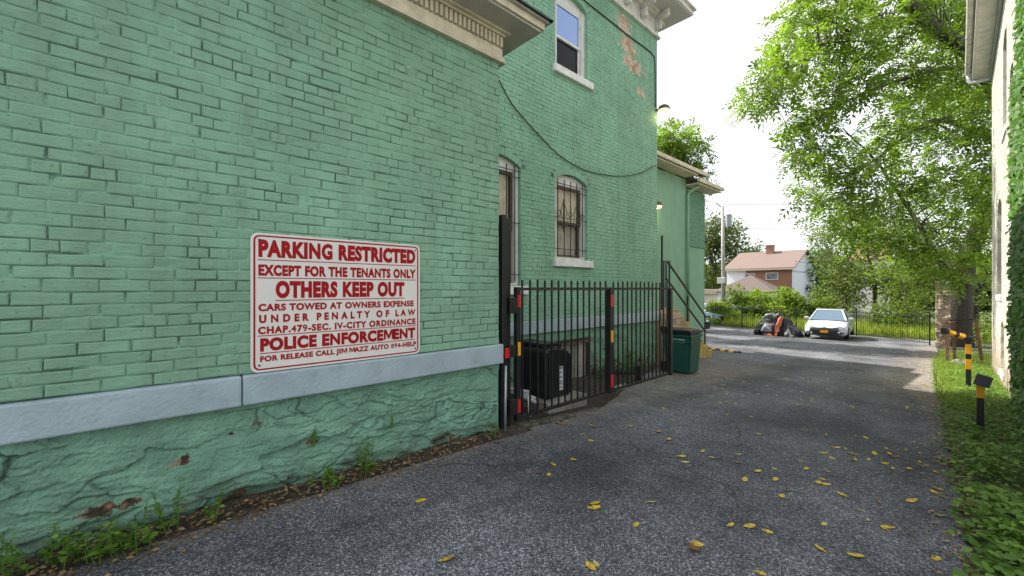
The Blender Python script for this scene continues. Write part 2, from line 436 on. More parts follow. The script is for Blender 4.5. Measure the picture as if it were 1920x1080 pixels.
# ------------------------------------------------------------------ masonry
def brick_wall(name, mp, u0, u1, z0, z1, holes, m, parent, course=.0667, bl=.205, depth=.0062, seed=1, header_every=6, cut=None, depth_back=.14, jit=.0021, anchor=0., joint=None, fill=.02):
    """real bricks: every brick a raised block with its own jitter, in front of a mortar sheet.
    mp(u, z, d) -> world; d is outward. holes: (u0, u1, zb, zspring, rise). cut(u,z)->False drops a brick"""
    rd = random.Random(seed)
    mb = MB()
    def hole_halfwidth(h, z, extra):
        a, b, zb, zs, rise = h
        hw = (b - a) / 2
        if z < zs:
            return hw if z > zb else 0
        if rise <= 0: return 0
        Rr = (hw * hw + rise * rise) / (2 * rise)
        cz = zs + rise - Rr
        r = Rr + extra
        if z >= cz + r: return 0
        return min(math.sqrt(r * r - (z - cz) ** 2), hw + extra * .9)
    nrow = int((z1 - z0) / course) + 1
    for r in range(nrow):
        za, zb_ = z0 + r * course, min(z0 + (r + 1) * course, z1)
        if zb_ - za < .015: continue
        hd = (r % header_every == header_every - 1)
        L = bl / 2 if hd else bl
        off = anchor + ((r % 2) * bl / 2 if not hd else bl / 4) + rd.uniform(-.02, .02)
        u = u0 - L + (off % L)
        zm = (za + zb_) / 2
        sag = .0
        while u < u1:
            a, b = max(u, u0), min(u + L, u1)
            u += L + rd.uniform(-.004, .004)
            segs = [(a, b)]
            for h in holes:
                extra = .11 if zm > h[3] else 0
                hw = hole_halfwidth(h, zm, extra)
                if zm > h[3] and h[4] > 0:
                    pass
                if hw <= 0: continue
                c = (h[0] + h[1]) / 2
                ns = []
                for (p, q) in segs:
                    if q <= c - hw or p >= c + hw: ns.append((p, q)); continue
                    if p < c - hw: ns.append((p, c - hw))
                    if q > c + hw: ns.append((c + hw, q))
                segs = ns
            for (p, q) in segs:
                if q - p < .02: continue
                if cut and not cut((p + q) / 2, zm): continue
                g = rd.choice((.0008, .0012, .0016, .0020, .0026, .0034))
                gz_ = rd.choice((.0010, .0014, .0018, .0022, .0028))
                d = depth + rd.gauss(0, .0009)
                j = lambda: rd.gauss(0, jit)
                e = .005
                F = [(p + g + j() * .6, za + gz_ + j()), (q - g + j() * .6, za + gz_ + j()), (q - g + j() * .6, zb_ - gz_ * .6 + j()), (p + g + j() * .6, zb_ - gz_ * .6 + j())]
                tl = [rd.gauss(0, .0013) for _ in range(4)]
                b0 = len(mb.v)
                cu, cz = (p + q) / 2, zm
                for (x, z) in F: mb.v.append(tuple(mp(x, z, -.003)))
                for k, (x, z) in enumerate(F):
                    mb.v.append(tuple(mp(x + (e if x < cu else -e) * .5, z + (e if z < cz else -e) * .5, d - .0025 + tl[k])))
                for k, (x, z) in enumerate(F):
                    mb.v.append(tuple(mp(x + (e if x < cu else -e) * 2, z + (e if z < cz else -e) * 1.6, d + tl[k])))
                t = min(1, max(0, rd.gauss(.5, .2)))
                mb.face([b0 + 8, b0 + 9, b0 + 10, b0 + 11], t)
                for k in range(4):
                    k2 = (k + 1) % 4
                    mb.face([b0 + k, b0 + k2, b0 + 4 + k2, b0 + 4 + k], t)
                    mb.face([b0 + 4 + k, b0 + 4 + k2, b0 + 8 + k2, b0 + 8 + k], t)
    # rowlock arches
    for h in holes:
        a, b, zb, zs, rise = h
        if rise <= 0: continue
        hw, c = (b - a) / 2, (a + b) / 2
        Rr = (hw * hw + rise * rise) / (2 * rise); cz = zs + rise - Rr
        half = math.asin(min(1, hw / Rr)); nb = max(6, int(2 * half * Rr / .068))
        for k in range(nb):
            t0, t1 = -half + 2 * half * k / nb + .0025 / Rr, -half + 2 * half * (k + 1) / nb - .0025 / Rr
            d = depth + rd.gauss(0, .0015)
            Q = [(c + Rr * math.sin(t0), cz + Rr * math.cos(t0)), (c + Rr * math.sin(t1), cz + Rr * math.cos(t1)),
                 (c + (Rr + .108) * math.sin(t1), cz + (Rr + .108) * math.cos(t1)), (c + (Rr + .108) * math.sin(t0), cz + (Rr + .108) * math.cos(t0))]
            b0 = len(mb.v)
            for dd in (-.003, d):
                for (x, z) in Q: mb.v.append(tuple(mp(x, z, dd)))
            t = rd.random()
            mb.face([b0 + 4, b0 + 5, b0 + 6, b0 + 7], t)
            for k2 in range(4): mb.face([b0 + k2, b0 + (k2 + 1) % 4, b0 + 4 + (k2 + 1) % 4, b0 + 4 + k2], t)
    # mortar sheet with the openings and their reveals
    def outline(h):
        a, b, zb, zs, rise = h
        pts = [(a, zb), (b, zb)]
        if rise > 0:
            hw, c = (b - a) / 2, (a + b) / 2
            Rr = (hw * hw + rise * rise) / (2 * rise); cz = zs + rise - Rr; half = math.asin(min(1, hw / Rr))
            for k in range(13):
                t = half - 2 * half * k / 12
                pts.append((c + Rr * math.sin(t), cz + Rr * math.cos(t)))
        else:
            pts += [(b, zs), (a, zs)]
        return pts
    polys = [[Vector((u0, z0, 0)), Vector((u1, z0, 0)), Vector((u1, z1, 0)), Vector((u0, z1, 0))]]
    for h in holes: polys.append([Vector((x, z, 0)) for x, z in outline(h)])
    flat = [p for q in polys for p in q]
    b0 = len(mb.v)
    for p in flat: mb.v.append(tuple(mp(p.x, p.y, 0)))
    for tri in tessellate_polygon(polys): mb.face([b0 + i for i in tri], .35, 1)
    # paint-filled joints: a second, uneven skin that stands flush with the bricks here and lies deep there
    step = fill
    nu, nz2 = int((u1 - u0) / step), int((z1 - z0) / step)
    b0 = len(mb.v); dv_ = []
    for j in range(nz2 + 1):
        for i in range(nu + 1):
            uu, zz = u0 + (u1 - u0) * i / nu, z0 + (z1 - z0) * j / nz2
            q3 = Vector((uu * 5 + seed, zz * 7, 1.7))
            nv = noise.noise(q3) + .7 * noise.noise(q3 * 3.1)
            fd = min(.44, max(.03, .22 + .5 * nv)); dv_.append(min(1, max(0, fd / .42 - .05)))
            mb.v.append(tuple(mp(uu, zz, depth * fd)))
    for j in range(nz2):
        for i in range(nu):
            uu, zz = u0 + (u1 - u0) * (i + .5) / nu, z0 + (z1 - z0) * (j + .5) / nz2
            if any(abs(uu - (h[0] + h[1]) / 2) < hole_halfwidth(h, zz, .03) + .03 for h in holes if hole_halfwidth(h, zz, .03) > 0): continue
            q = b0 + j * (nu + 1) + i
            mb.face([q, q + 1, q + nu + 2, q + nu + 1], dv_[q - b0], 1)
    for h in holes:
        O = outline(h)
        for k in range(len(O)):
            p, q = O[k], O[(k + 1) % len(O)]
            mb.poly([mp(p[0], p[1], 0), mp(q[0], q[1], 0), mp(q[0], q[1], -depth_back), mp(p[0], p[1], -depth_back)], .5)
    o = mb.build(name, [m, joint or m], parent)
    return o

# ================================================================== GROUND
def sheet(name, xs, ys, dz, m, kind='structure', zf=None):
    V, Fc = [], []
    for y in ys:
        for x in (xs(y) if callable(xs) else xs):
            V.append((x, y, gz(y) + dz + (zf(x, y) if zf else 0)))
    nx = len(xs(ys[0]) if callable(xs) else xs)
    for j in range(len(ys) - 1):
        for i in range(nx - 1):
            Fc.append((j * nx + i, j * nx + i + 1, (j + 1) * nx + i + 1, (j + 1) * nx + i))
    me = bpy.data.meshes.new(name); me.from_pydata(V, [], Fc)
    o = link_mesh(name, me, m, smooth=True)
    tag(o, kind=kind)
    return o

M_ground = mat('soil_and_short_grass', (.058, .085, .022), .95, var=.45, vscale=2.2, bump=.7, bscale=25, dist=.05, col2=(.10, .075, .045), c2scale=1.1, c2lo=.5, c2hi=.62)
M_soil = mat('dark_litter_soil', (.065, .050, .036), .95, var=.55, vscale=30, bump=1., bscale=60, dist=.03, col2=(.035, .028, .02), c2scale=9)

def asphalt():
    m = bpy.data.materials.new('worn_asphalt'); m.use_nodes = True
    n, l = m.node_tree.nodes, m.node_tree.links
    p = n['Principled BSDF']; p.inputs['Roughness'].default_value = .8; p.inputs['Specular IOR Level'].default_value = .35
    tc = n.new('ShaderNodeTexCoord')
    def nz(scale, detail=4, rough=.6, vec=None):
        t = n.new('ShaderNodeTexNoise'); t.inputs['Scale'].default_value = scale; t.inputs['Detail'].default_value = detail; t.inputs['Roughness'].default_value = rough
        l.new(vec or tc.outputs['Object'], t.inputs['Vector']); return t.outputs['Fac']
    def mr(src, a, b, c, d):
        t = n.new('ShaderNodeMapRange'); t.inputs[1].default_value = a; t.inputs[2].default_value = b; t.inputs[3].default_value = c; t.inputs[4].default_value = d
        l.new(src, t.inputs[0]); return t.outputs[0]
    def mul(a, b):
        t = n.new('ShaderNodeMath'); t.operation = 'MULTIPLY'; l.new(a, t.inputs[0]); l.new(b, t.inputs[1]); return t.outputs[0]
    vo = n.new('ShaderNodeTexVoronoi'); vo.inputs['Scale'].default_value = 128; l.new(tc.outputs['Object'], vo.inputs['Vector'])
    sep = n.new('ShaderNodeSeparateColor'); l.new(vo.outputs['Color'], sep.inputs[0])
    rp = n.new('ShaderNodeValToRGB'); e = rp.color_ramp.elements
    e[0].position = 0; e[0].color = (.033, .034, .039, 1)
    e[1].position = 1; e[1].color = (.38, .38, .40, 1)
    for pos, c in ((.35, .060), (.65, .088), (.88, .16)):
        q = e.new(pos); q.color = (c * 1.3, c * 1.34, c * 1.47, 1)
    l.new(sep.outputs[0], rp.inputs[0])
    big = mul(mr(nz(.55, 5, .6), .36, .66, .52, 1.36), mr(nz(6, 4), .3, .7, .84, 1.16))
    mp = n.new('ShaderNodeMapping'); mp.inputs['Scale'].default_value = (1.4, .22, 1); l.new(tc.outputs['Object'], mp.inputs['Vector'])
    lane = mr(nz(1, 3, .5, mp.outputs[0]), .36, .62, .74, 1.1)
    big = mul(big, lane)
    vm = n.new('ShaderNodeVectorMath'); vm.operation = 'SCALE'; l.new(rp.outputs[0], vm.inputs[0]); l.new(big, vm.inputs['Scale'])
    # dusty, leaf-littered wear along the right-hand edge further down the drive, and silt at the foot of the wall
    ge = n.new('ShaderNodeNewGeometry'); sx = n.new('ShaderNodeSeparateXYZ'); l.new(ge.outputs['Position'], sx.inputs[0])
    edge = mul(mr(sx.outputs[0], -1.5, -.3, 0, 1), mr(sx.outputs[1], 8, 12, 0, 1))
    edge = mul(edge, mr(sx.outputs[1], 28, 33, 1, 0))
    wl_ = mul(mr(sx.outputs[0], -2.75, -3.05, 0, .5), mr(sx.outputs[1], 9, 12, 1, 0))
    t = n.new('ShaderNodeMath'); t.operation = 'MAXIMUM'; l.new(edge, t.inputs[0]); l.new(wl_, t.inputs[1])
    f = mul(t.outputs[0], mr(nz(5, 6, .7), .35, .6, 0, 1))
    mx = n.new('ShaderNodeMix'); mx.data_type = 'RGBA'; l.new(f, mx.inputs[0]); l.new(vm.outputs[0], mx.inputs[6]); mx.inputs[7].default_value = (.33, .28, .21, 1)
    l.new(mx.outputs[2], p.inputs['Base Color'])
    # cracks: warped cell edges, open only here and there
    wn_ = n.new('ShaderNodeTexNoise'); wn_.inputs['Scale'].default_value = 2.2; wn_.inputs['Detail'].default_value = 6; l.new(tc.outputs['Object'], wn_.inputs['Vector'])
    wa = n.new('ShaderNodeVectorMath'); wa.operation = 'MULTIPLY_ADD'; wa.inputs[1].default_value = (.5, .5, 0); l.new(wn_.outputs['Color'], wa.inputs[0]); l.new(tc.outputs['Object'], wa.inputs[2])
    vc = n.new('ShaderNodeTexVoronoi'); vc.feature = 'DISTANCE_TO_EDGE'; vc.inputs['Scale'].default_value = .42; l.new(wa.outputs[0], vc.inputs['Vector'])
    ck = mul(mr(vc.outputs['Distance'], .0015, .0045, 1, 0), mr(nz(.8, 3), .46, .56, 0, .8))
    mc = n.new('ShaderNodeMix'); mc.data_type = 'RGBA'; l.new(ck, mc.inputs[0]); l.new(mx.outputs[2], mc.inputs[6]); mc.inputs[7].default_value = (.02, .02, .02, 1)
    l.new(mc.outputs[2], p.inputs['Base Color'])
    bu = n.new('ShaderNodeBump'); bu.inputs['Strength'].default_value = .9; bu.inputs['Distance'].default_value = .006
    l.new(vo.outputs['Distance'], bu.inputs['Height']); l.new(bu.outputs[0], p.inputs['Normal'])
    return m
M_asph = asphalt()

def frange(a, b, s):
    return list(np.arange(a, b + 1e-6, s))
gy = frange(-6, 34, .5) + frange(36, 140, 4)
ground = sheet('ground', frange(-60, 60, 3), gy, -.03, M_ground)
# far sheet to the horizon
fg = MB(); fg.poly([(-900, 136, -1.87), (900, 136, -1.87), (900, 1500, -1.87), (-900, 1500, -1.87)])
fg.build('far_ground', M_ground)['kind'] = 'structure'

EDGE = [(-6, .3), (0, .2), (2, .14), (3.2, .05), (4.1, .0), (5.6, -.06), (8.8, -.2), (12, -.36), (17, -.52), (22, -.55), (26, -.7), (31, -.9)]
def edge_x(y):
    for (a, x), (b, x2) in zip(EDGE, EDGE[1:]):
        if a <= y <= b:
            return x + (x2 - x) * (y - a) / (b - a) + .05 * noise.noise(Vector((0, y * 3.1, 0))) + .025 * noise.noise(Vector((3, y * 11., 0)))
    return EDGE[-1][1]
def drive_xs(y):
    w = edge_x(y)
    wob = -.10 * noise.noise(Vector((9, y * 2.1, 0))) - .04 * noise.noise(Vector((9, y * 9., 0)))
    if y < 4.2: lo = -3.02 + wob
    elif y < 7.0: lo = -3.02 + wob - 1.0 * (y - 4.2) / 2.8
    elif y < 8.8: lo = -4.02 + wob * .6 - .55 * (y - 7.0) / 1.8
    elif y < 13.7: lo = -5.6
    else: lo = -5.5 - 9.5 * min(1, (y - 13.7) / .6)
    return [lo + (w - lo) * k / 24 for k in range(25)]
drive = sheet('driveway', drive_xs, frange(-5, 8.9, .06) + frange(9, 30.4, .15), .0, M_asph)
# strip of cracked concrete beside the gate and in the fenced recess
recess = MB()
for j in range(20):
    y0 = 2.70 + j * .30
    y1 = y0 + .30
    recess.poly([(-4.64 if y0 < 8.7 else -5.6, y0, gz(y0) - .012), (-2.9, y0, gz(y0) - .012), (-2.9, y1, gz(y1) - .012), (-4.64 if y0 < 8.7 else -5.6, y1, gz(y1) - .012)])
recess.build('recess_soil', M_soil)['kind'] = 'structure'
soil = MB()
for j in range(60):
    y0, y1 = -3 + j * .1, -2.9 + j * .1
    soil.poly([(-3.2, y0, gz(y0) + .035), (-3.2, y1, gz(y1) + .035), (-2.86, y1, gz(y1) - .012), (-2.86, y0, gz(y0) - .012)])
soil.build('dirt_strip', M_soil)['kind'] = 'structure'

# ================================================================== GREEN HOUSE
house = empty('green_brick_house', (-4.66, 2.68, 0), 'green painted brick house with stone base, cream cornice and a taller set-back block', 'house')
WX, WE = -3.12, 2.68          # near block: wall plane, corner
TX, TE = -4.66, 8.75          # tall block
mpn = lambda u, z, d: (WX + d, u, z)
mpt = lambda u, z, d: (TX + d, u, z)
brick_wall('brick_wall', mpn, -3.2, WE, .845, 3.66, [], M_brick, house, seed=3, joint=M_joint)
HOLES = [(3.55, 4.45, 1.43, 3.28, .13), (5.26, 6.15, 1.90, 3.27, .13), (5.26, 6.15, 5.20, 6.46, .13), (5.26, 6.12, -.17, .46, 0)]
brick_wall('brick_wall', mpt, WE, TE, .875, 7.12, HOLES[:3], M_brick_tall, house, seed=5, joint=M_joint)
# solid bodies behind the faces
b = MB(); b.box(-12, WX - .35, -3.2, WE, -.2, 3.9); b.box(-12, TX - .40, WE + .002, TE, -.3, 7.6)
b.box(WX - .35, WX - .004, -3.2, -3.19, -.2, 3.6); b.box(WX - .15, WX - .006, WE - .01, WE - .002, -.1, 3.66)
b.box(TX - .40, TX - .004, TE - .012, TE - .002, -.4, 7.12)
b.build('inner_wall', M_stucco, house)

# rough stone foundation: displaced sheet with ragged beds and cracks
def stone_face(name, x, y0, y1, zt, zbf, step, parent, m, amp=1.0, holes=()):
    ny = int((y1 - y0) / step) + 1
    nz = int((zt - min(zbf(y0), zbf(y1))) / step) + 2
    V, Fc, foot_dirt_crack_dark = [], [], []
    for j in range(nz):
        for i in range(ny):
            y = y0 + (y1 - y0) * i / (ny - 1)
            zb = zbf(y) - .12
            z = zb + (zt - zb) * j / (nz - 1)
            p = Vector((y + 3.3 + z * .35, z * 2.3, 5.))
            wv = Vector((noise.noise(p * 2.6), noise.noise(p * 2.6 + Vector((7, 1, 3))), 0)) * .13 + Vector((noise.noise(p * 9), noise.noise(p * 9 + Vector((7, 1, 3))), 0)) * .035
            q = p + wv
            def facet(sc, off):
                dd, pp = noise.voronoi(q * sc + Vector((off, off, 0)))
                cpt = pp[0]; w_ = q * sc + Vector((off, off, 0)) - cpt
                hx = noise.noise(cpt * 7.3 + Vector((1.5, 0, 0))); hy = noise.noise(cpt * 7.3 + Vector((0, 9.2, 4)))
                return w_.x * hx * .8 + w_.y * (hy * 1.2 - .25) + .35 * noise.noise(cpt * 5.1), dd[1] - dd[0]
            f1, e1 = facet(2.2, 0.); f2, e2 = facet(6.5, 3.1); f3, e3 = facet(15., 8.7); f4, e4 = facet(34., 1.7)
            rough = .35 + .65 * min(1, max(0, .5 + 1.4 * noise.noise(q * 1.3 + Vector((9, 2, 0))) + (.35 - (z - zbf(y))) * .8))
            patch = min(1, max(0, .35 + 1.3 * noise.noise(q * 1.7 + Vector((4, 4, 0)))))
            lay = noise.noise(Vector((q.x * 1.1, q.y * 9, 0))) + .5 * noise.noise(Vector((q.x * 2.6, q.y * 21, 3)))
            d = .036 * f1 + (.026 * f2 + .017 * f3 + .007 * f4 + .010 * lay) * rough + .008 * noise.turbulence(q * 22, 3, True) * rough
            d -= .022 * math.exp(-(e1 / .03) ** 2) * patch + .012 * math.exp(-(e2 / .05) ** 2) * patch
            fade = min(1, (zt - z) / .03)
            V.append((x - .012 + amp * d * fade + .0, y, z))
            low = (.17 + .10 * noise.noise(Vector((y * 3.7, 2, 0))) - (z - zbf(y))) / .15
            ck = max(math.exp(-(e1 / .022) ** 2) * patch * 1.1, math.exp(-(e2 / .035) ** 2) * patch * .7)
            foot_dirt_crack_dark.append(max(0, min(1, max(ck * (.6 + .6 * noise.noise(q * 3)), low * (.65 + .9 * noise.noise(q * 9))))))  # dirt at the foot, and a darker colour along the cracks
    for j in range(nz - 1):
        for i in range(ny - 1):
            Fc.append((j * ny + i, j * ny + i + 1, (j + 1) * ny + i + 1, (j + 1) * ny + i))
    me = bpy.data.meshes.new(name); me.from_pydata(V, [], Fc)
    at_ = me.attributes.new('foot_dirt_crack_dark', 'FLOAT', 'POINT'); at_.data.foreach_set('value', foot_dirt_crack_dark)
    return link_mesh(name, me, m, parent, smooth=True)

def stone_paint():
    m = mat('green_painted_rubble', (.188, .360, .258), .72, var=.28, vscale=4, bump=.9, bscale=60, dist=.02, detail=8, spec=.3)
    n, l = m.node_tree.nodes, m.node_tree.links; p = n['Principled BSDF']
    tc = n.new('ShaderNodeTexCoord'); ge = n.new('ShaderNodeNewGeometry')
    src = p.inputs['Base Color'].links[0].from_socket
    no = n.new('ShaderNodeTexNoise'); no.inputs['Scale'].default_value = 5; no.inputs['Detail'].default_value = 6; no.inputs['Roughness'].default_value = .65
    l.new(tc.outputs['Object'], no.inputs['Vector'])
    sx = n.new('ShaderNodeSeparateXYZ'); l.new(ge.outputs['Position'], sx.inputs[0])
    low = n.new('ShaderNodeMapRange'); low.inputs[1].default_value = .26; low.inputs[2].default_value = -.04; low.inputs[3].default_value = 0; low.inputs[4].default_value = .17
    l.new(sx.outputs[2], low.inputs[0])
    ad = n.new('ShaderNodeMath'); l.new(no.outputs['Fac'], ad.inputs[0]); l.new(low.outputs[0], ad.inputs[1])
    prev = ad.outputs[0]
    for (cy, cz, ry, rz) in ((.59, .50, .075, .05), (.44, .47, .12, .03), (.18, .36, .10, .05), (.93, .30, .08, .03), (1.15, .32, .06, .03), (-.1, .2, .2, .05)):
        v1 = n.new('ShaderNodeVectorMath'); v1.operation = 'SUBTRACT'; v1.inputs[1].default_value = (WX, cy, cz); l.new(ge.outputs['Position'], v1.inputs[0])
        v2 = n.new('ShaderNodeVectorMath'); v2.operation = 'MULTIPLY'; v2.inputs[1].default_value = (0, 1 / ry, 1 / rz); l.new(v1.outputs[0], v2.inputs[0])
        v3 = n.new('ShaderNodeVectorMath'); v3.operation = 'LENGTH'; l.new(v2.outputs[0], v3.inputs[0])
        mm = n.new('ShaderNodeMapRange'); mm.inputs[1].default_value = 1.3; mm.inputs[2].default_value = .2; mm.inputs[3].default_value = 0; mm.inputs[4].default_value = .22; l.new(v3.outputs['Value'], mm.inputs[0])
        a2 = n.new('ShaderNodeMath'); l.new(prev, a2.inputs[0]); l.new(mm.outputs[0], a2.inputs[1]); prev = a2.outputs[0]
    st = n.new('ShaderNodeMapRange'); st.inputs[1].default_value = .70; st.inputs[2].default_value = .73; l.new(prev, st.inputs[0])
    rp = n.new('ShaderNodeValToRGB'); rp.color_ramp.elements[0].color = (.05, .035, .022, 1); rp.color_ramp.elements[1].color = (.32, .20, .13, 1)
    rp.color_ramp.elements[0].position = .45; rp.color_ramp.elements[1].position = .62
    no2 = n.new('ShaderNodeTexNoise'); no2.inputs['Scale'].default_value = 14; l.new(tc.outputs['Object'], no2.inputs['Vector']); l.new(no2.outputs['Fac'], rp.inputs[0])
    mx = n.new('ShaderNodeMix'); mx.data_type = 'RGBA'; l.new(st.outputs[0], mx.inputs[0]); l.new(src, mx.inputs[6]); l.new(rp.outputs[0], mx.inputs[7])
    da = n.new('ShaderNodeAttribute'); da.attribute_name = 'foot_dirt_crack_dark'
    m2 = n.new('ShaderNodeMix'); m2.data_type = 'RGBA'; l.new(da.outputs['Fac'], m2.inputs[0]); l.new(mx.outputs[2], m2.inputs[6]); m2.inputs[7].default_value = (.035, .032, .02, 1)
    l.new(m2.outputs[2], p.inputs['Base Color'])
    return m
M_stone = stone_paint()
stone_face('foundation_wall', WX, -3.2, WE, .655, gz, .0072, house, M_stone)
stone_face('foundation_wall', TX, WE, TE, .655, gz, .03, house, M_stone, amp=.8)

# stone water-table ledges (two visible blocks near, one long run far)
led = MB()
for (a, c) in ((-3.2, .497), (.503, WE + .03)):
    led.bbox(WX - .12, WX + .045, a, c, .648, .84, .012)
led.build('stone_ledge', M_ledge, house, smooth=False)
led = MB(); led.bbox(TX - .1, TX + .04, WE, TE + .03, .66, .872, .012)
led.build('stone_ledge', M_ledge, house)

# near cornice
cor = MB()
def run(z0, z1, o, xback=.1, m=0, mb=None):
    (mb or cor).box(WX - xback, WX + o, -3.2, WE + o, z0, z1, m=m)
    (mb or cor).box(-4.64, WX - xback, WE - .1, WE + o, z0, z1, m=m)
run(3.640, 3.658, .052); run(3.658, 3.668, .022); run(3.668, 3.692, .040); run(3.692, 3.700, .018); run(3.700, 3.785, .026)
run(3.785, 3.905, .012)
y = -3.18
while y < WE + .01:
    cor.bbox(WX + .01, WX + .046, y, y + .030, 3.795, 3.898, .008); y += .05
run(3.905, 3.925, .05); run(3.925, 3.945, .085)
run(3.945, 3.965, .30, m=1)
run(3.965, 4.03, .325); run(4.03, 4.045, .36, m=1)
cor.build('cornice', [M_trim, M_soffit], house)
gl = MB(); gl.box(WX + .345, WX + .385, -3.2, WE + .385, 4.045, 4.062); gl.box(-4.6, WX + .385, WE + .345, WE + .385, 4.045, 4.062)
gl.poly([(-12, -3.2, 4.5), (WX + .36, -3.2, 4.06), (WX + .36, WE + .3, 4.06), (-12, WE + .3, 4.5)])
gl.box(-4.6, WX + .10, -3.2, WE - .02, 4.07, 4.85)
gl.build('roof', M_darkroof, house)

# tall cornice with brackets
tc_ = MB()
O = .55
def trun(z0, z1, o, m=0):
    tc_.box(TX - .3, TX + o, WE, TE + o, z0, z1, m=m)
    tc_.box(-12, TX - .3, TE - .1, TE + o, z0, z1, m=m)
trun(7.06, 7.10, .06); trun(7.10, 7.15, .04); trun(7.15, 7.46, .02); trun(7.46, 7.52, .10); trun(7.52, 7.56, .16)
trun(7.56, 7.585, O, m=1); trun(7.585, 7.69, O + .03); trun(7.69, 7.73, O + .08)
y = TE - .05
while y > WE:
    tc_.bbox(TX + .02, TX + .34, y - .09, y, 7.40, 7.56, .012); tc_.bbox(TX + .02, TX + .16, y - .08, y - .01, 7.20, 7.40, .012); y -= .62
tc_.bbox(TX - .0, TX + .09, TE + .02, TE + .2, 7.40, 7.56, .012)
tc_.build('cornice', [mat('white_cornice_paint', (.66, .64, .60), .6, var=.2, vscale=5, col2=(.40, .37, .33), c2scale=6, c2lo=.55, c2hi=.75), mat('pale_soffit', (.55, .54, .52), .6)], house)
rf = MB(); rf.box(-12, TX + O + .06, WE, TE + O + .06, 7.732, 7.76); rf.box(-12, TX + .1, WE + .3, TE, 7.76, 8.2)
rf.build('roof', M_darkroof, house)

# windows
M_blue = glass_mat('blue_window_glass', (.10, .24, .62), .08)  # upper pane is coloured blue outright
M_pane = mat('dark_pane', (.008, .008, .009), .08, spec=.10)
M_curtain = mat('cream_curtain', (.62, .56, .42), .8, var=.2, vscale=6)
M_curtain2 = mat('dull_curtain', (.40, .36, .29), .8, var=.25, vscale=5)
M_sash = mat('brown_sash_paint', (.09, .065, .05), .5, var=.3, vscale=12)
M_sill = mat('pale_stone_sill', (.74, .73, .71), .7, var=.15, vscale=8, bump=.3, bscale=50)
def curtain(mb, x, y0, y1, z0, z1, amp=.018, wl_=.07):
    n = 40
    b0 = len(mb.v)
    for i in range(n + 1):
        y = y0 + (y1 - y0) * i / n
        d = amp * math.sin(y / wl_ * 6.28 + .6 * math.sin(y * 9)) + .006 * math.sin(y * 71)
        mb.v += [(x + d, y, z0), (x + d * .8, y, z1)]
    for i in range(n): mb.face([b0 + 2 * i, b0 + 2 * i + 2, b0 + 2 * i + 3, b0 + 2 * i + 1], .5)

def sash_window(h, kind, label=None, sill=True):
    a, b, zb, zs, rise = h
    x = TX - .09
    w = MB()
    # frame: jambs, and a head board that fills the arch
    w.box(x - .04, x + .035, b - .07, b - .001, zb, zs + .06); w.box(x - .04, x + .035, a + .001, a + .07, zb, zs + .06)
    w.box(x - .04, x + .045, b - .10, b - .07, zb, zs - .05); w.box(x - .04, x + .045, a + .07, a + .10, zb, zs - .05)
    w.box(x - .04, x + .015, a + .07, b - .07, zs - .07, zs + rise - .01)
    w.box(x - .04, x + .03, a + .10, b - .10, zb, zb + .045)
    root = w.build('window', M_white, house)
    if label: root['label'] = label
    zm = zb + (zs - .07 - zb) * .5
    sa = MB()
    for (p, q, xo) in ((zm - .02, zs - .07, -.01), (zb + .045, zm + .02, -.03)):
        X0, X1 = x - .035 + (.02 if xo > -.02 else 0), x + (.012 if xo > -.02 else -.012)
        sa.box(X0, X1, a + .10, a + .14, p, q); sa.box(X0, X1, b - .14, b - .10, p, q)
        sa.box(X0, X1, a + .14, b - .14, p, p + .045); sa.box(X0, X1, a + .14, b - .14, q - .04, q)
    sa.build('sash', M_sash if kind != 'upper' else M_white, root)
    if kind == 'upper':
        p = MB(); p.box(x - .012, x - .004, a + .14, b - .14, zm + .02, zs - .11); p.build('pane', M_blue, root)
        p = MB(); p.box(x - .034, x - .026, a + .14, b - .14, zb + .09, zm - .02); p.build('pane', M_pane, root)
    else:
        p = MB(); curtain(p, x - .055, a + .12, b - .12, zm, zs - .08); p.build('curtain', M_curtain, root)
        p = MB(); curtain(p, x - .075, a + .12, b - .12, zb + .05, zm, .012, .11); p.build('curtain', M_curtain2, root)
    if sill:
        s = MB(); s.bbox(TX - .12, TX + .07, a - .06, b + .12, zb - .13, zb - .002, .01); s.build('sill', M_sill, root)
    return root, x
sash_window(HOLES[2], 'upper', 'upper sash window with a blue upper pane over a dark lower pane')
w2, wx = sash_window(HOLES[1], 'bars', 'barred window with cream curtains and iron scrollwork')
w1, wx = sash_window(HOLES[0], 'bars', 'tall barred window beside the gate post')
def window_bars(h, root, scroll=True):
    a, b, zb, zs, rise = h
    x = TX - .02
    m = MB()
    n = 5
    for k in range(n):
        y = a + .10 + (b - a - .2) * k / (n - 1)
        m.bar((x, y, zb + .06), (x, y, zs + .02), .012)
    for z in (zb + .18, zb + (zs - zb) * .53, zs - .16, zs - .06):
        m.bar((x + .009, a + .0, z), (x + .009, b - .0, z), .011)
    if scroll:
        def ring(cy, cz, r, sy=1, t0=0, t1=6.2832):
            m.tube([(x + .012, cy + sy * r * math.cos(t0 + (t1 - t0) * i / 14), cz + r * math.sin(t0 + (t1 - t0) * i / 14)) for i in range(15)], .006, 4)
        zc = zb + (zs - zb) * .53
        for c in (a + .24, b - .28):
            for s in (-1, 1):
                m.tube([(x + .012, c, zc + .28), (x + .012, c + s * .05, zc + .18), (x + .012, c + s * .10, zc + .07), (x + .012, c + s * .055, zc + .03)], .006, 4)
                m.tube([(x + .012, c, zc - .22), (x + .012, c + s * .05, zc - .14), (x + .012, c + s * .10, zc - .05)], .006, 4)
            m.tube([(x + .012, c, zc - .25), (x + .012, c, zc + .32)], .008, 4)
        for c in (a + .13, (a + b) / 2 - .02, b - .12): ring(c, zc + .07, .045)
    m.build('window_bars', M_black, root)
window_bars(HOLES[1], w2); window_bars(HOLES[0], w1, False)

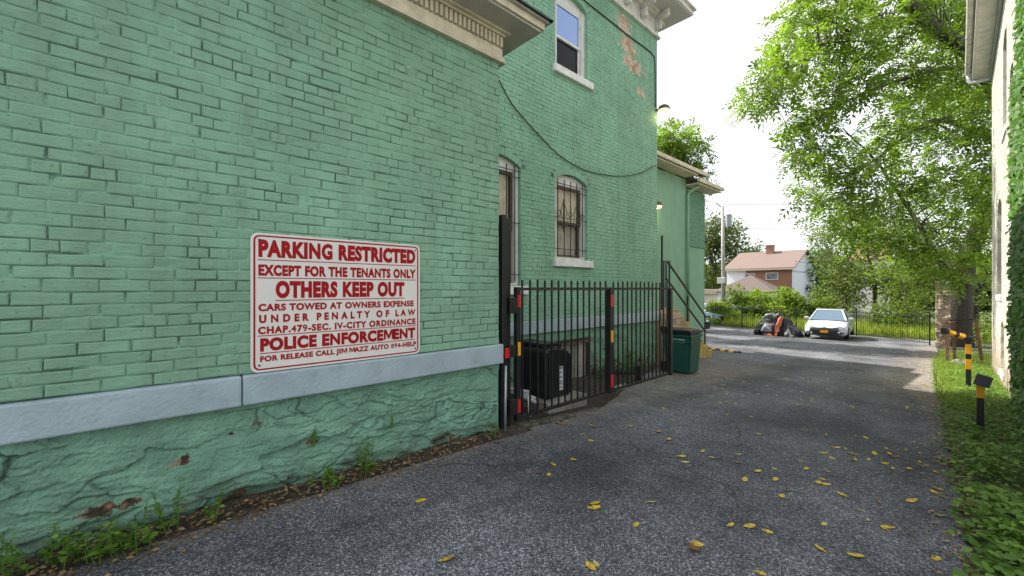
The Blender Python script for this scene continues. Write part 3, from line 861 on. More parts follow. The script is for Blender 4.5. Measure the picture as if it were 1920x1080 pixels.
# basement opening: boards, dark lintel
bm_ = MB()
bm_.box(TX - .02, TX + .035, 5.78, 6.06, -.20, .42, tone=.6)
for k in range(5):
    bm_.box(TX - .02, TX + .02 + .012 * (k % 2), 5.16 + k * .12, 5.25 + k * .12, -.2, .40)
bwin = bm_.build('basement_window', mat('grey_boards', (.36, .34, .30), .8, var=.3, vscale=9), house)
bm_ = MB(); bm_.box(TX - .02, TX + .09, 5.08, 6.20, .42, .50); bm_.build('lintel', M_wood, bwin)
bm_ = MB(); bm_.box(TX - .02, TX + .05, 6.06, 6.14, -.2, .42); bm_.build('frame', M_dark, bwin)

# rear wing, recessed, with two stepped roofs
def wing():
    mw = MB(); mw.box(-11, -5.5, TE + .0, 12.05, -.7, 4.62)
    b0 = mw
    b0.build('stucco_wall', M_stucco, house)
    mw = MB(); mw.box(-11, -5.56, 12.05, 13.5, -.8, 4.4); mw.build('stucco_wall', M_stucco, house)
    up = MB()
    # rough render high on the end bay: small lumps on a thin sheet
    rd = random.Random(4)
    ny, nz_ = 60, 74
    b0 = len(up.v)
    for j in range(nz_ + 1):
        for i in range(ny + 1):
            y, z = 12.06 + 1.43 * i / ny, 2.65 + 1.7 * j / nz_
            e = 0 if i in (0, ny) or j in (0, nz_) else 1
            up.v.append((-5.555 + e * (.012 + .035 * noise.turbulence(Vector((y * 9, z * 6, 0)), 3, True)), y, z))
    for j in range(nz_):
        for i in range(ny):
            q = b0 + j * (ny + 1) + i
            up.face([q, q + 1, q + ny + 2, q + ny + 1])
    up.build('rough_render', M_stucco_rough, house, smooth=True)
    # eaves / roofs (pitched up to the left)
    e = MB()
    def roof(xe, y0, y1, ze, pitch, th):
        xr = xe - 5
        zr = ze + 5 * pitch
        P = [(xe, y0, ze), (xe, y1, ze), (xr, y1, zr), (xr, y0, zr)]
        top = [(p[0], p[1], p[2] + th) for p in P]
        b1 = len(e.v); e.v += P + top
        for q in ((3, 2, 1, 0), (4, 5, 6, 7), (0, 1, 5, 4), (1, 2, 6, 5), (2, 3, 7, 6), (3, 0, 4, 7)): e.face([b1 + i for i in q])
    roof(-5.12, TE + .02, 12.7, 4.74, .36, .05); roof(-5.14, 12.0, 13.85, 4.52, .36, .05)
    e.build('roof', mat('brown_shingle', (.10, .085, .075), .85, var=.3, vscale=12), house)
    f = MB()
    f.box(-5.12, -5.06, TE + .02, 12.72, 4.71, 4.81); f.box(-5.5, -5.12, TE + .02, 12.0, 4.66, 4.69)
    f.box(-5.14, -5.08, 12.0, 13.87, 4.49, 4.59); f.box(-5.56, -5.14, 12.05, 13.8, 4.44, 4.47)
    for (xa, ya, za) in ((-5.12, 12.66, 4.72), (-5.14, 13.81, 4.50)):
        f.bar((xa, ya, za + .03), (xa - 5, ya, za + 1.8 + .03), .07)
    f.build('eaves_board', M_trim, house)
    d = MB()
    d.tube([(-5.10, 12.6, 4.66), (-5.12, 12.5, 4.56), (-5.40, 12.12, 4.26), (-5.44, 12.06, 4.18), (-5.44, 12.06, -.3)], .045, 8)
    d.build('downspout', mat('green_downspout', (.20, .40, .28), .5, var=.1, vscale=5), house, smooth=True)
wing()

# wall lamps, both lit
M_lampglass = bpy.data.materials.new('lit_lamp_glass'); M_lampglass.use_nodes = True
_p = M_lampglass.node_tree.nodes['Principled BSDF']; _p.inputs['Base Color'].default_value = (.9, .8, .5, 1)
_p.inputs['Emission Color'].default_value = (1, .72, .32, 1); _p.inputs['Emission Strength'].default_value = .8
M_lamphead = mat('bronze_lamp_housing', (.10, .075, .055), .5, var=.2, vscale=20)
def wall_lamp(loc, label, ang, power):
    r = empty('wall_lamp', loc, label, 'wall lamp', 'lit wall lamps on the green house')
    q = MB(); q.tube([Vector((0, 0, 0)), Vector((.10 * math.cos(ang), .10 * math.sin(ang), .02))], .03, 8); q.build('bracket', M_lamphead, r, local=True)
    h = MB()
    c = Vector((.17 * math.cos(ang), .17 * math.sin(ang), .0))
    prof = [(.0, .10), (.06, .095), (.11, .065), (.135, .01), (.135, -.02)]
    n = 14; b0 = 0
    for (rr, z) in prof:
        for k in range(n): h.v.append((c.x + rr * math.cos(6.2832 * k / n), c.y + rr * math.sin(6.2832 * k / n), z))
    for j in range(len(prof) - 1):
        for k in range(n): h.face([j * n + k, (j + 1) * n + k, (j + 1) * n + (k + 1) % n, j * n + (k + 1) % n])
    h.build('housing', M_lamphead, r, smooth=True, local=True)
    g = MB()
    prof = [(.12, -.015), (.11, -.055), (.07, -.08), (.0, -.088)]
    for (rr, z) in prof:
        for k in range(n): g.v.append((c.x + rr * math.cos(6.2832 * k / n), c.y + rr * math.sin(6.2832 * k / n), z))
    for j in range(len(prof) - 1):
        for k in range(n): g.face([j * n + k, (j + 1) * n + k, (j + 1) * n + (k + 1) % n, j * n + (k + 1) % n])
    g.build('lens', M_lampglass, r, smooth=True, local=True)
    L = bpy.data.lights.new('lamp_light', 'POINT'); L.energy = power; L.color = (1, .72, .3); L.shadow_soft_size = .05
    lo = bpy.data.objects.new('lamp_light', L); COL.objects.link(lo); lo.parent = r; lo.location = (c.x * .75, c.y * .75, -.15)
    return r
wall_lamp((-4.64, 8.66, 5.40), 'lit bronze wall lamp high on the corner of the tall green block', R(20), .7)
wall_lamp((-5.49, 10.0, 3.55), 'lit bronze wall lamp above the steps on the low green wing', R(0), 6)

# cables on the tall wall
def cable(px_pts, d, r, label, name='cable'):
    m = MB()
    P = [on_wall(px, py, d) for px, py in px_pts]
    # smooth (Catmull-Rom)
    out = []
    for i in range(len(P) - 1):
        p0, p1, p2, p3 = P[max(i - 1, 0)], P[i], P[i + 1], P[min(i + 2, len(P) - 1)]
        for k in range(6):
            t = k / 6
            out.append(.5 * ((2 * p1) + (p2 - p0) * t + (2 * p0 - 5 * p1 + 4 * p2 - p3) * t * t + (3 * p1 - p0 - 3 * p2 + p3) * t ** 3))
    out.append(P[-1])
    m.tube(out, r, 6)
    return tag(m.build(name, M_black, smooth=True), label, 'cable')
cable([(936, 150), (958, 192), (984, 224), (1015, 258), (1050, 292), (1090, 316), (1130, 327), (1165, 330), (1200, 325), (1230, 309)], 4.63, .009, 'black cable sagging in a long curve across the tall green wall')
cable([(1080, -14), (1100, 4), (1140, 36), (1180, 68), (1210, 90), (1224, 103), (1228, 120), (1229, 200)], 4.64, .011, 'black cable running down under the cornice to the corner lamp')

# ================================================================== PARKING SIGN
def text_mesh(body, off=0., res=4):
    cu = bpy.data.curves.new('lettering', 'FONT'); cu.body = body; cu.size = 1; cu.offset = off; cu.resolution_u = res
    ob = bpy.data.objects.new('tmp', cu); COL.objects.link(ob)
    me = bpy.data.meshes.new_from_object(ob.evaluated_get(bpy.context.evaluated_depsgraph_get())); bpy.data.objects.remove(ob)
    co = np.empty(len(me.vertices) * 3); me.vertices.foreach_get('co', co)
    return me, co.reshape(-1, 3)
ADV = {}
def advance(c):
    if c not in ADV:
        w = lambda t: (lambda q: q[:, 0].max() - q[:, 0].min())(text_mesh(t, 0, 1)[1])
        ADV[c] = w('H' + c + 'H') - w('HH')
    return ADV[c]
def letter_line(txt, off, sp):
    """heavy lettering built character by character, M and W with a lighter outline so that they stay open"""
    x = 0; mb = MB()
    for c in txt:
        if c == 'M':      # block M drawn directly so that it stays open
            P = [(0, 0), (0, .73), (.23, .73), (.43, .30), (.63, .73), (.86, .73), (.86, 0), (.69, 0), (.69, .44), (.50, .06), (.36, .06), (.17, .44), (.17, 0)]
            b0 = len(mb.v); mb.v += [(x + p[0] + .02, p[1], 0) for p in P]; mb.face(list(reversed(range(b0, b0 + len(P)))))
        elif c != ' ':
            heavy = off + .030
            k = {'M': .45, 'W': .8, 'N': .8, '4': .6, 'A': .9, 'Z': .8, 'K': .9, 'V': .8, '8': .55, '9': .55, 'G': .85, 'S': .9, 'R': .95}.get(c, 1.)
            me, co = text_mesh(c, heavy * k)
            b0 = len(mb.v)
            for p in co: mb.v.append((p[0] + x, p[1], 0))
            for f in me.polygons: mb.face([b0 + i for i in f.vertices])
            bpy.data.meshes.remove(me)
        x += (advance(c) + .055) * (1 + (sp - 1) * .5) + (sp - 1) * .25
    me = bpy.data.meshes.new('lettering'); me.from_pydata(mb.v, [], mb.f)
    return me
def make_sign():
    y0, y1, z0, z1 = .548, 1.782, .846, 1.762
    xs = WX + .0145
    r = empty('parking_sign', (xs, y0, z0), 'white sign with red lettering PARKING RESTRICTED on the green brick wall', 'sign')
    M_sw = mat('sign_white', (.70, .68, .64), .4, var=.05, vscale=3)
    M_sr = mat('sign_red', (.33, .005, .009), .55, spec=.2)
    def rrect(a, b, c, d, rad, n=6):
        P = []
        for (cx, cy, t0) in ((b - rad, d - rad, 0), (a + rad, d - rad, 90), (a + rad, c + rad, 180), (b - rad, c + rad, 270)):
            for k in range(n + 1):
                t = R(t0 + 90 * k / n); P.append((cx + rad * math.cos(t), cy + rad * math.sin(t)))
        return P
    pl = MB(); P = rrect(y0, y1, z0, z1, .045); n = len(P)
    pl.v += [(xs, p[0], p[1]) for p in P] + [(xs + .003, p[0], p[1]) for p in P]
    pl.face(list(range(n, 2 * n))); pl.face(list(reversed(range(n))))
    for k in range(n): pl.face([k, (k + 1) % n, n + (k + 1) % n, n + k])
    pl.build('panel', M_sw, r)
    bd = MB(); A = rrect(y0 + .016, y1 - .016, z0 + .014, z1 - .014, .036); B = rrect(y0 + .027, y1 - .027, z0 + .024, z1 - .024, .028)
    bd.v += [(xs + .0045, p[0], p[1]) for p in A] + [(xs + .0045, p[0], p[1]) for p in B]
    for k in range(n): bd.face([k, (k + 1) % n, n + (k + 1) % n, n + k])
    bd.build('border', M_sr, r)
    un = MB()
    for (a, b, z) in ((.588, 1.742, 1.583), (.588, 1.742, 1.464), (.690, 1.640, 1.314), (.588, 1.742, 1.082), (.600, 1.732, .966)):
        un.box(xs + .0035, xs + .0045, a, b, z, z + .0055)
    un.build('underline', M_sr, r)
    for (y, z) in ((y0 + .05, z1 - .046), (y1 - .046, z1 - .046), (y0 + .05, z0 + .046), (y1 - .046, z0 + .046)):
        sc = MB(); sc.tube([(xs + .003, y, z), (xs + .006, y, z)], .007, 10); sc.build('screw', M_black, r)
    LINES = [('PARKING RESTRICTED', .592, 1.738, 1.602, 1.722, 1.0, .036), ('EXCEPT FOR THE TENANTS ONLY', .592, 1.742, 1.480, 1.556, 1.0, .030),
             ('OTHERS KEEP OUT', .692, 1.638, 1.330, 1.450, 1.0, .036), ('CARS TOWED AT OWNERS EXPENSE', .592, 1.722, 1.246, 1.296, 1.0, .024),
             ('UNDER PENALTY OF LAW', .596, 1.738, 1.168, 1.224, 1.55, .026), ('CHAP.479-SEC. IV-CITY ORDINANCE', .590, 1.740, 1.094, 1.146, 1.06, .024),
             ('POLICE ENFORCEMENT', .602, 1.738, .980, 1.070, 1.0, .034), ('FOR RELEASE CALL JIM MAZZ AUTO 894-HELP', .602, 1.746, .902, .952, 1.0, .026)]
    for (txt, a, b, zb, zt, sp, off) in LINES:
        me = letter_line(txt, off, sp)
        co = np.empty(len(me.vertices) * 3); me.vertices.foreach_get('co', co); co = co.reshape(-1, 3)
        mn, mx_ = co.min(0), co.max(0)
        nc = np.zeros_like(co)
        nc[:, 0] = xs + .0043
        nc[:, 1] = a + (co[:, 0] - mn[0]) / (mx_[0] - mn[0]) * (b - a)
        nc[:, 2] = zb + (co[:, 1] - mn[1]) / (mx_[1] - mn[1]) * (zt - zb)
        me.vertices.foreach_set('co', nc.reshape(-1))
        link_mesh('lettering', me, M_sr, r)
make_sign()

# ================================================================== GATE
gate = empty('iron_gate', (-3.11, 2.92, 0), 'black iron picket gate closing the recess beside the tall wall', 'gate')
GX = -3.11
def stile(y, w, z0, z1, name, refl):
    m = MB(); m.bbox(GX - w / 2, GX + w / 2, y - w / 2, y + w / 2, z0, z1, .004)
    s = m.build(name, M_black, gate)
    for (a, b, mm) in refl:
        q = MB(); q.box(GX + w / 2 + .0005, GX + w / 2 + .003, y - w * .32, y + w * .40, a, b)
        q.box(GX - w / 2 + .005, GX + w / 2, y - w / 2 - .003, y - w / 2 - .0005, a, b) if name == 'hinge_stile' and False else None
        q.build('reflector', mm, s)
    return s
stile(2.925, .055, .02, 1.41, 'hinge_stile', ((1.20, 1.33, M_red), (.70, .84, M_yel), (.11, .25, M_red)))
stile(4.59, .075, .02, 1.39, 'middle_stile', ((1.155, 1.315, M_red), (.69, .845, M_yel), (.10, .27, M_red)))
stile(6.25, .065, .02, 1.40, 'end_stile', ())
rl = MB(); rl.bbox(GX - .018, GX + .018, 2.955, 6.22, 1.375, 1.405, .004); rl.build('top_rail', M_rust, gate)
rl = MB(); rl.bbox(GX - .018, GX + .018, 2.955, 6.22, .035, .065, .004); rl.build('bottom_rail', M_black, gate)
def picket(y):
    q = MB(); q.bar((GX + .001, y, .05), (GX + .001, y, 1.487 + random.uniform(-.006, .006)), .0165); q.build('picket', M_black, gate)
for k in range(14): picket(2.925 + .118 * (k + .62) * 1.665 / 1.70)
for k in range(14): picket(4.59 + .118 * (k + .75) * 1.66 / 1.72)
lt = MB(); lt.bbox(GX - .10, GX - .03, 4.62, 4.70, .63, .73, .01); lt.build('latch', M_black, gate)
lt = MB(); lt.bbox(GX - .09, GX - .02, 6.12, 6.22, .72, .80, .01); lt.build('latch', M_black, gate)

gp = empty('gate_post', (-3.16, 2.80, 0), 'tall black steel gate post at the corner of the near wall', 'gate post')
q = MB(); q.bbox(-3.26, -3.10, 2.715, 2.775, -.06, 2.14, .005); q.bbox(-3.27, -3.14, 2.776, 2.86, -.06, 2.12, .005); q.build('post', M_black, gp)
for z in (1.22, .18):
    q = MB(); q.bbox(-3.135, -3.075, 2.80, 2.895, z - .08, z + .08, .006); q.build('hinge', M_black, gp)
q = MB(); q.bbox(-3.13, -3.05, 2.775, 2.86, .70, .82, .006); q.build('lock_box', M_black, gp)
q = MB(); q.box(-3.068, -3.055, 2.715, 2.765, .70, .80); q.build('reflector', M_red, gp)
rod = MB(); rod.tube([(-3.075, 2.735, .62), (-3.045, 2.70, -.02)], .013, 8); tag(rod.build('metal_rod', M_galv, smooth=True), 'thin grey metal rod leaning against the black gate post', 'rod')

# kerb under the gate, pad, black bin, odds and ends
kb = MB()
for k in range(12):
    y = 2.95 + k * .14; kb.bbox(-3.17 + random.uniform(-.008, .008), -3.05, y, y + .139, -.25, gz(y) + .03 + random.uniform(-.008, .008) - k * .0045, .015)
kb.build('concrete_kerb', mat('mossy_kerb', (.10, .095, .075), .9, var=.4, vscale=9, bump=.6, bscale=30, col2=(.05, .055, .03), c2scale=8))['kind'] = 'structure'
pd = MB(); pd.bbox(-4.45, -3.30, 3.62, 4.36, -.2, .02, .012)
tag(pd.build('concrete_pad', M_conc), 'low mossy concrete pad under the black plastic bin', 'concrete pad')

def black_bin():
    r = empty('plastic_bin', (-3.68, 3.95, .021), 'black plastic bin with a white sticker on the concrete pad behind the gate', 'bin')
    X0, X1, Y0, Y1 = -3.95, -3.41, 3.70, 4.19
    bm = bmesh.new()
    prof = [(Y0 + .02, .02), (Y0 - .01, .60), (Y0 + .03, .645), (Y0 + .12, .655), (Y1 - .12, .625), (Y1 - .03, .56), (Y1 + .01, .50), (Y1 - .015, .02)]
    A = [bm.verts.new((X1 - .012 * (z < .1), y, z)) for y, z in prof]; B = [bm.verts.new((X0 + .012 * (z < .1), y, z)) for y, z in prof]
    bm.faces.new(A); bm.faces.new(list(reversed(B)))
    for k in range(len(prof)): bm.faces.new((A[k], B[k], B[(k + 1) % len(prof)], A[(k + 1) % len(prof)]))
    bmesh.ops.recalc_face_normals(bm, faces=bm.faces)
    bmesh.ops.bevel(bm, geom=bm.edges[:], offset=.028, segments=3, affect='EDGES', profile=.5)
    m = MB(); m.addbm(bm)
    m.bbox(X1 - .005, X1 + .012, Y0 + .03, Y0 + .13, .05, .56, .008); m.bbox(X1 - .005, X1 + .008, Y1 - .10, Y1 - .04, .05, .46, .006)
    m.build('body', M_plastic, r)
    l = MB(); l.bbox(X0 + .02, X1 - .10, Y0 + .05, Y1 - .16, .648, .70, .015); l.tube([(X1 - .05, Y0 + .1, .64), (X1 - .03, Y0 + .1, .70), (X1 - .03, Y0 + .3, .70), (X1 - .05, Y0 + .3, .63)], .013, 8)
    l.bbox(X0 - .03, X0 + .1, Y0 + .02, Y0 + .25, .62, .715, .01)
    l.build('lid', M_plastic, r)
    s = MB(); s.box(X1 + .0005, X1 + .002, Y0 + .225, Y0 + .305, .11, .41); st = s.build('sticker', mat('sticker_white', (.6, .6, .6), .5), r)
    s = MB()
    for z in (.14, .19, .215, .27, .33, .38):
        s.box(X1 + .002, X1 + .003, Y0 + .24, Y0 + .29, z, z + (.012 if z != .38 else .02))
    s.build('print_marks', mat('sticker_print', (.08, .08, .09), .5), st)
black_bin()
pv = [((-3.50, 3.58, .05), (-4.35, 3.70, .05), .03), ((-3.62, 3.62, .10), (-4.40, 3.52, .08), .025), ((-3.40, 3.50, .045), (-4.3, 3.62, .06), .02)]
for k, (a, c, rr) in enumerate(pv):
    q = MB(); q.tube([a, c], rr, 10)
    tag(q.build('plastic_pipe', M_pipe, smooth=True), ['thickest grey pipe lying beside the black bin', 'upper grey pipe resting across the others beside the bin', 'thinnest grey pipe nearest the gate'][k], 'pipe', 'grey pipes lying by the black bin')
q = MB(); q.tube([(-3.52, 3.50, .07), (-3.45, 3.42, .12), (-3.38, 3.36, .08), (-3.34, 3.33, -.02), (-3.25, 3.26, -.03)], .014, 8); tag(q.build('white_hose', mat('white_hose', (.6, .6, .57), .5), smooth=True), 'short white hose hanging over the pad edge', 'hose')
q = MB(); q.bar((-4.3, 3.35, .53), (-4.56, 6.1, .49), .04); tag(q.build('long_pole', M_rust), 'long dark pole lying along the wall over the basement window', 'pole')
q = MB(); q.bbox(-3.75, -3.6, 5.5, 5.95, gz(5.7) - .05, gz(5.7) + .02, .01); 
tag(q.build('concrete_edging', M_conc), 'pale concrete edging piece lying in the leaf litter', 'edging')
po = empty('black_drain_post', (-3.72, 6.35, gz(6.35)), 'short black stub post with side arm in the fenced recess', 'stub post')
q = MB(); q.bbox(-3.77, -3.67, 6.30, 6.40, gz(6.35) - .02, gz(6.35) + .30, .015); q.build('post', M_plastic, po)
q = MB(); q.bar((-3.72, 6.34, gz(6.35) + .17), (-3.98, 6.02, gz(6.35) + .18), .06); q.build('side_arm', M_plastic, po)

# ================================================================== GREEN WHEELED BIN
def wheelie():
    y, x = 8.20, -3.82
    g = gz(y)
    r = empty('wheeled_bin', (x, y, g), 'dark green wheeled refuse bin standing by the gate end and the yellow steps', 'wheeled bin', rz=-math.pi / 2)
    M_g = mat('green_bin_plastic', (.014, .085, .062), .42, var=.12, vscale=4)
    def taper(x0, x1, y0, y1, z0, z1, t, e, mb):
        bm = bmesh.new(); bmesh.ops.create_cube(bm, size=1)
        for v in bm.verts:
            k = t if v.co.z < 0 else 0
            v.co = Vector((x0 + k + (v.co.x + .5) * (x1 - x0 - 2 * k), y0 + k + (v.co.y + .5) * (y1 - y0 - 2 * k), z0 + (v.co.z + .5) * (z1 - z0)))
        bmesh.ops.bevel(bm, geom=bm.edges[:], offset=e, segments=2, affect='EDGES')
        mb.addbm(bm)
    m = MB(); taper(x - .26, x + .26, y - .29, y + .29, g + .02, g + .80, .05, .03, m)
    m.bbox(x - .275, x + .275, y - .305, y + .305, g + .745, g + .79, .012); m.bbox(x - .272, x + .272, y - .30, y + .30, g + .64, g + .66, .006)
    m.build('body', M_g, r)
    l = MB(); taper(x - .295, x + .295, y - .32, y + .32, g + .81, g + .86, -.0, .02, l); l.bbox(x - .25, x + .25, y - .28, y + .26, g + .855, g + .885, .02); l.build('lid', M_plastic, r)
    for dx in (-.22, .22):
        w = MB(); w.tube([(x + dx - .03, y - .25, g + .115), (x + dx + .03, y - .25, g + .115)], .115, 18); w.build('wheel', M_plastic, r)
    h = MB(); h.tube([(x - .22, y - .33, g + .80), (x + .22, y - .33, g + .80)], .016, 8); h.build('handle', M_plastic, r)
    for (txt, zb, zt, a, b) in (('COUNTY WASTE', .575, .605, -.17, .17), ('RECYCLING', .525, .553, -.15, .16)):
        cu = bpy.data.curves.new('lettering', 'FONT'); cu.body = txt; cu.size = 1; cu.offset = .01; cu.resolution_u = 2
        ob = bpy.data.objects.new('tmp', cu); COL.objects.link(ob)
        me = bpy.data.meshes.new_from_object(ob.evaluated_get(bpy.context.evaluated_depsgraph_get())); bpy.data.objects.remove(ob)
        co = np.empty(len(me.vertices) * 3); me.vertices.foreach_get('co', co); co = co.reshape(-1, 3); mn, mx_ = co.min(0), co.max(0)
        nc = np.zeros_like(co)
        t = (co[:, 1] - mn[1]) / (mx_[1] - mn[1])
        zz = zb + .10 + t * (zt - zb)
        nc[:, 1] = y + a + (co[:, 0] - mn[0]) / (mx_[0] - mn[0]) * (b - a); nc[:, 2] = g + zz
        nc[:, 0] = x + .26 - .05 * (1 - (zz - .02) / .78) + .003
        me.vertices.foreach_set('co', nc.reshape(-1))
        link_mesh('lettering', me, mat('bin_lettering', (.85, .9, .9), .5), r)
wheelie()

# ================================================================== STEPS AND RAILING
M_ystep = mat('worn_yellow_step_paint', (.42, .30, .06), .75, var=.3, vscale=7, bump=.4, bscale=35, col2=(.25, .20, .13), c2scale=5, c2lo=.45, c2hi=.65)
M_tan = mat('tan_painted_concrete', (.36, .26, .14), .8, var=.3, vscale=6, bump=.4, bscale=35)
st = empty('stone_steps', (-5.0, 10.2, gz(10)), 'tan and yellow painted concrete steps up to the low wing', 'steps')
nst = 8
for k in range(nst):
    y1 = 11.75 - k * .285
    zt = -.47 + .17 * (k + 1)
    q = MB(); q.bbox(-5.45 + .002 * k, -4.62 + .003 * k + random.uniform(-.015, .01), 8.8 if k == nst - 1 else y1 - .32, y1, -.75 if k < 3 else gz(10) - .2, zt, .03 if k < 3 else .015)
    q.build('step', M_ystep if k < 3 else M_tan, st)
q = MB()
rd = random.Random(2)
z = -.5
while z < .8:
    for yy in (8.84, 9.06):
        q.bbox(-4.60 + rd.uniform(-.02, .02), -4.36 + rd.uniform(-.03, .03), yy, yy + .215, z, z + .13, .014, tone=rd.random())
    z += .133
tag(q.build('brick_pier', brick_paint('crumbling_brick', (.40, .31, .24), tone=.3)), 'narrow crumbling brick pier beside the landing, behind the gate end', 'brick pier')
ra = empty('stair_railing', (-4.70, 10.2, gz(10)), 'black iron stair railing with two sloping rails', 'railing')
RX = -4.68
q = MB(); q.bar((RX, 9.02, .70), (RX, 9.02, 2.62), .035); q.build('corner_post', M_black, ra)
q = MB(); q.bar((RX, 9.38, .9), (RX, 9.38, 2.04), .03); q.build('post', M_black, ra)
q = MB(); q.bar((RX, 11.40, -.20), (RX, 11.40, .66), .03); q.build('post', M_black, ra)
q = MB(); q.bar((RX, 10.35, .25), (RX, 10.35, 1.20), .03); q.build('post', M_black, ra)
q = MB(); q.bar((RX, 9.02, 2.03), (RX, 9.40, 2.03), .03); q.build('rail', M_black, ra)
q = MB(); q.bar((RX, 9.28, 2.03), (RX, 11.45, .62), .035); q.build('rail', M_black, ra)
q = MB(); q.bar((RX, 9.24, 1.62), (RX, 11.42, .22), .035); q.build('rail', M_black, ra)
for k in range(3):
    q = MB(); q.bar((RX, 9.10 + k * .075, .95), (RX, 9.10 + k * .075, 2.02), .018); q.build('baluster', M_black, ra)

# rubber speed bump
sb = empty('speed_bump', (-4.6, 12.7, gz(12.7)), 'low black and yellow rubber speed bump at the foot of the steps', 'speed bump')
p0, p1 = on_ground(1330, 654), on_ground(1386, 662)
dv = (p1 - p0); L_ = dv.length; dv.normalize(); sv = Vector((-dv.y, dv.x, 0)).normalized()
def hump(t0, t1, h, name, m, grow=0):
    q = MB(); n = 7; b0 = 0
    for t in (t0, t1):
        for k in range(n + 1):
            a = math.pi * k / n
            p = p0 + dv * L_ * t + sv * (.11 + grow) * math.cos(a) + Vector((0, 0, (h + grow) * math.sin(a) - .004))
            q.v.append(tuple(p))
    for k in range(n): q.face([k, k + 1, n + 2 + k, n + 1 + k])
    q.face(list(range(n + 1))); q.face(list(reversed(range(n + 1, 2 * n + 2))))
    q.build(name, m, sb)
hump(0, 1, .065, 'rubber_body', M_plastic)
for t in (.12, .45, .72): hump(t, t + .15, .065, 'yellow_strip', M_yel, .004)

# ================================================================== RIGHT-HAND BUILDING
rb = empty('cream_brick_building', (.57, 11.5, gz(11.5)), 'cream painted brick building with gutter and arched windows on the right', 'building')
RBX = .57
mpr = lambda u, z, d: (RBX - d, -u, z)      # u = -y so that the outside is to the left
RH = [(-14.3, -12.9, 1.25, 3.10, .2), (-12.5, -11.55, 4.35, 6.05, .16), (-10.9, -10.15, 2.5, 4.9, .14), (-13.1, -12.2, -.25, .62, .12)]
brick_wall('brick_wall', mpr, -16.64, -4.0, -1.1, 7.05, RH, M_cream_brick, rb, fill=.04, depth=.0042, seed=11, depth_back=.20, joint=M_joint_cream)
q = MB(); q.box(RBX + .25, 9, 4.0, 16.64, -1.2, 7.6); q.box(RBX + .004, RBX + .25, 16.6, 16.638, -1.2, 7.05); q.box(RBX + .004, RBX + .25, 4., 4.01, -1.2, 7.05)
q.build('inner_wall', M_cream_brick, rb)
for k, h in enumerate(RH):
    w = MB(); w.box(RBX + .16, RBX + .20, -h[1] + .002, -h[0] - .002, h[2], h[3] + h[4] * .4)
    ww = w.build('window', M_white if k != 2 else mat('brown_boarding', (.30, .20, .13), .8, var=.2), rb)
    s = MB(); s.bbox(RBX - .03, RBX + .1, -h[1] - .05, -h[0] + .05, h[2] - .12, h[2] - .002, .008); s.build('sill', M_sill, ww)
    if k != 3:
        s = MB(); s.box(RBX + .15, RBX + .158, -h[1] + .08, -h[0] - .08, h[2] + .08, h[3] - .05); s.build('pane', M_pane, ww)
ev = MB()
ev.box(.26, RBX + .002, 4.0, 16.9, 7.06, 7.10, m=1); ev.box(.22, .26, 4.0, 16.92, 7.06, 7.30); ev.box(.26, RBX - .02, 16.86, 16.9, 7.10, 7.34)
ev.box(RBX - .05, RBX - .008, 4.0, 16.62, 6.86, 7.06, m=2)
ev.build('eaves_board', [mat('pale_fascia', (.62, .60, .54), .6, var=.15, vscale=6), mat('cream_soffit', (.66, .64, .56), .6, var=.2, vscale=5), mat('mint_trim', (.28, .36, .33), .6, var=.1)], rb)
gu = MB()
n = 8
for (ya, yb) in ((4.0, 16.95),):
    for y in (ya, yb):
        for k in range(n + 1):
            a = math.pi + math.pi * k / n
            gu.v.append((.155 + .065 * math.cos(a), y, 7.30 + .075 * math.sin(a)))
    for k in range(n): gu.face([k, k + 1, n + 2 + k, n + 1 + k])
    gu.face(list(range(n + 1, 2 * n + 2)))
gu.build('gutter', mat('peeling_gutter_paint', (.60, .58, .52), .6, var=.2, vscale=8, col2=(.20, .14, .11), c2scale=7, c2lo=.56, c2hi=.66), rb)
dn = MB()
dn.tube([(.155, 16.90, 7.26), (.155, 16.9, 7.10), (.18, 16.85, 7.02), (.40, 16.72, 6.96), (.60, 16.70, 6.95), (.62, 16.72, 6.85), (.62, 16.72, -.7)], .045, 8)
dn.build('downspout', mat('white_downspout', (.62, .63, .65), .4), rb, smooth=True)
rr = MB(); rr.poly([(.20, 3.9, 7.32), (.20, 16.95, 7.32), (4.8, 16.95, 10.2), (4.8, 3.9, 10.2)]); rr.poly([(9.4, 3.9, 7.32), (9.4, 16.95, 7.32), (4.8, 16.95, 10.2), (4.8, 3.9, 10.2)][::-1])
rr.poly([(.57, 16.64, 7.0), (9, 16.64, 7.0), (4.8, 16.64, 10.15)])
rr.build('roof', M_darkroof, rb)

# ================================================================== FOLIAGE
L_tree = leaf_mat('walnut_leaf', (.068, .135, .018), (.20, .34, .022), hue=(.165, .235, .026))
L_mid = leaf_mat('maple_leaf', (.070, .120, .024), (.19, .29, .035), hue=(.18, .22, .04))
L_far = leaf_mat('far_leaf', (.07, .11, .028), (.13, .20, .035), hue=(.14, .175, .04))
L_vine = leaf_mat('vine_leaf', (.07, .135, .016), (.24, .37, .028), hue=(.21, .285, .03))
L_ivy = leaf_mat('ivy_leaf', (.065, .155, .028), (.12, .27, .04), hue=(.12, .24, .04), tmix=.3)
L_weed = leaf_mat('weed_leaf', (.085, .195, .035), (.20, .38, .05), hue=(.20, .34, .05), tmix=.35)
L_grass = leaf_mat('grass_blade', (.17, .23, .035), (.36, .50, .06), hue=(.34, .38, .06), tmix=.4)
M_bark = mat('dark_bark', (.055, .045, .035), .9, var=.4, vscale=9, bump=1., bscale=14, dist=.06)
M_bark_g = mat('grey_bark', (.10, .09, .075), .9, var=.35, vscale=9, bump=.8, bscale=14, dist=.05)

def rand_dirs(n):
    return unit(rng.normal(size=(n, 3)))

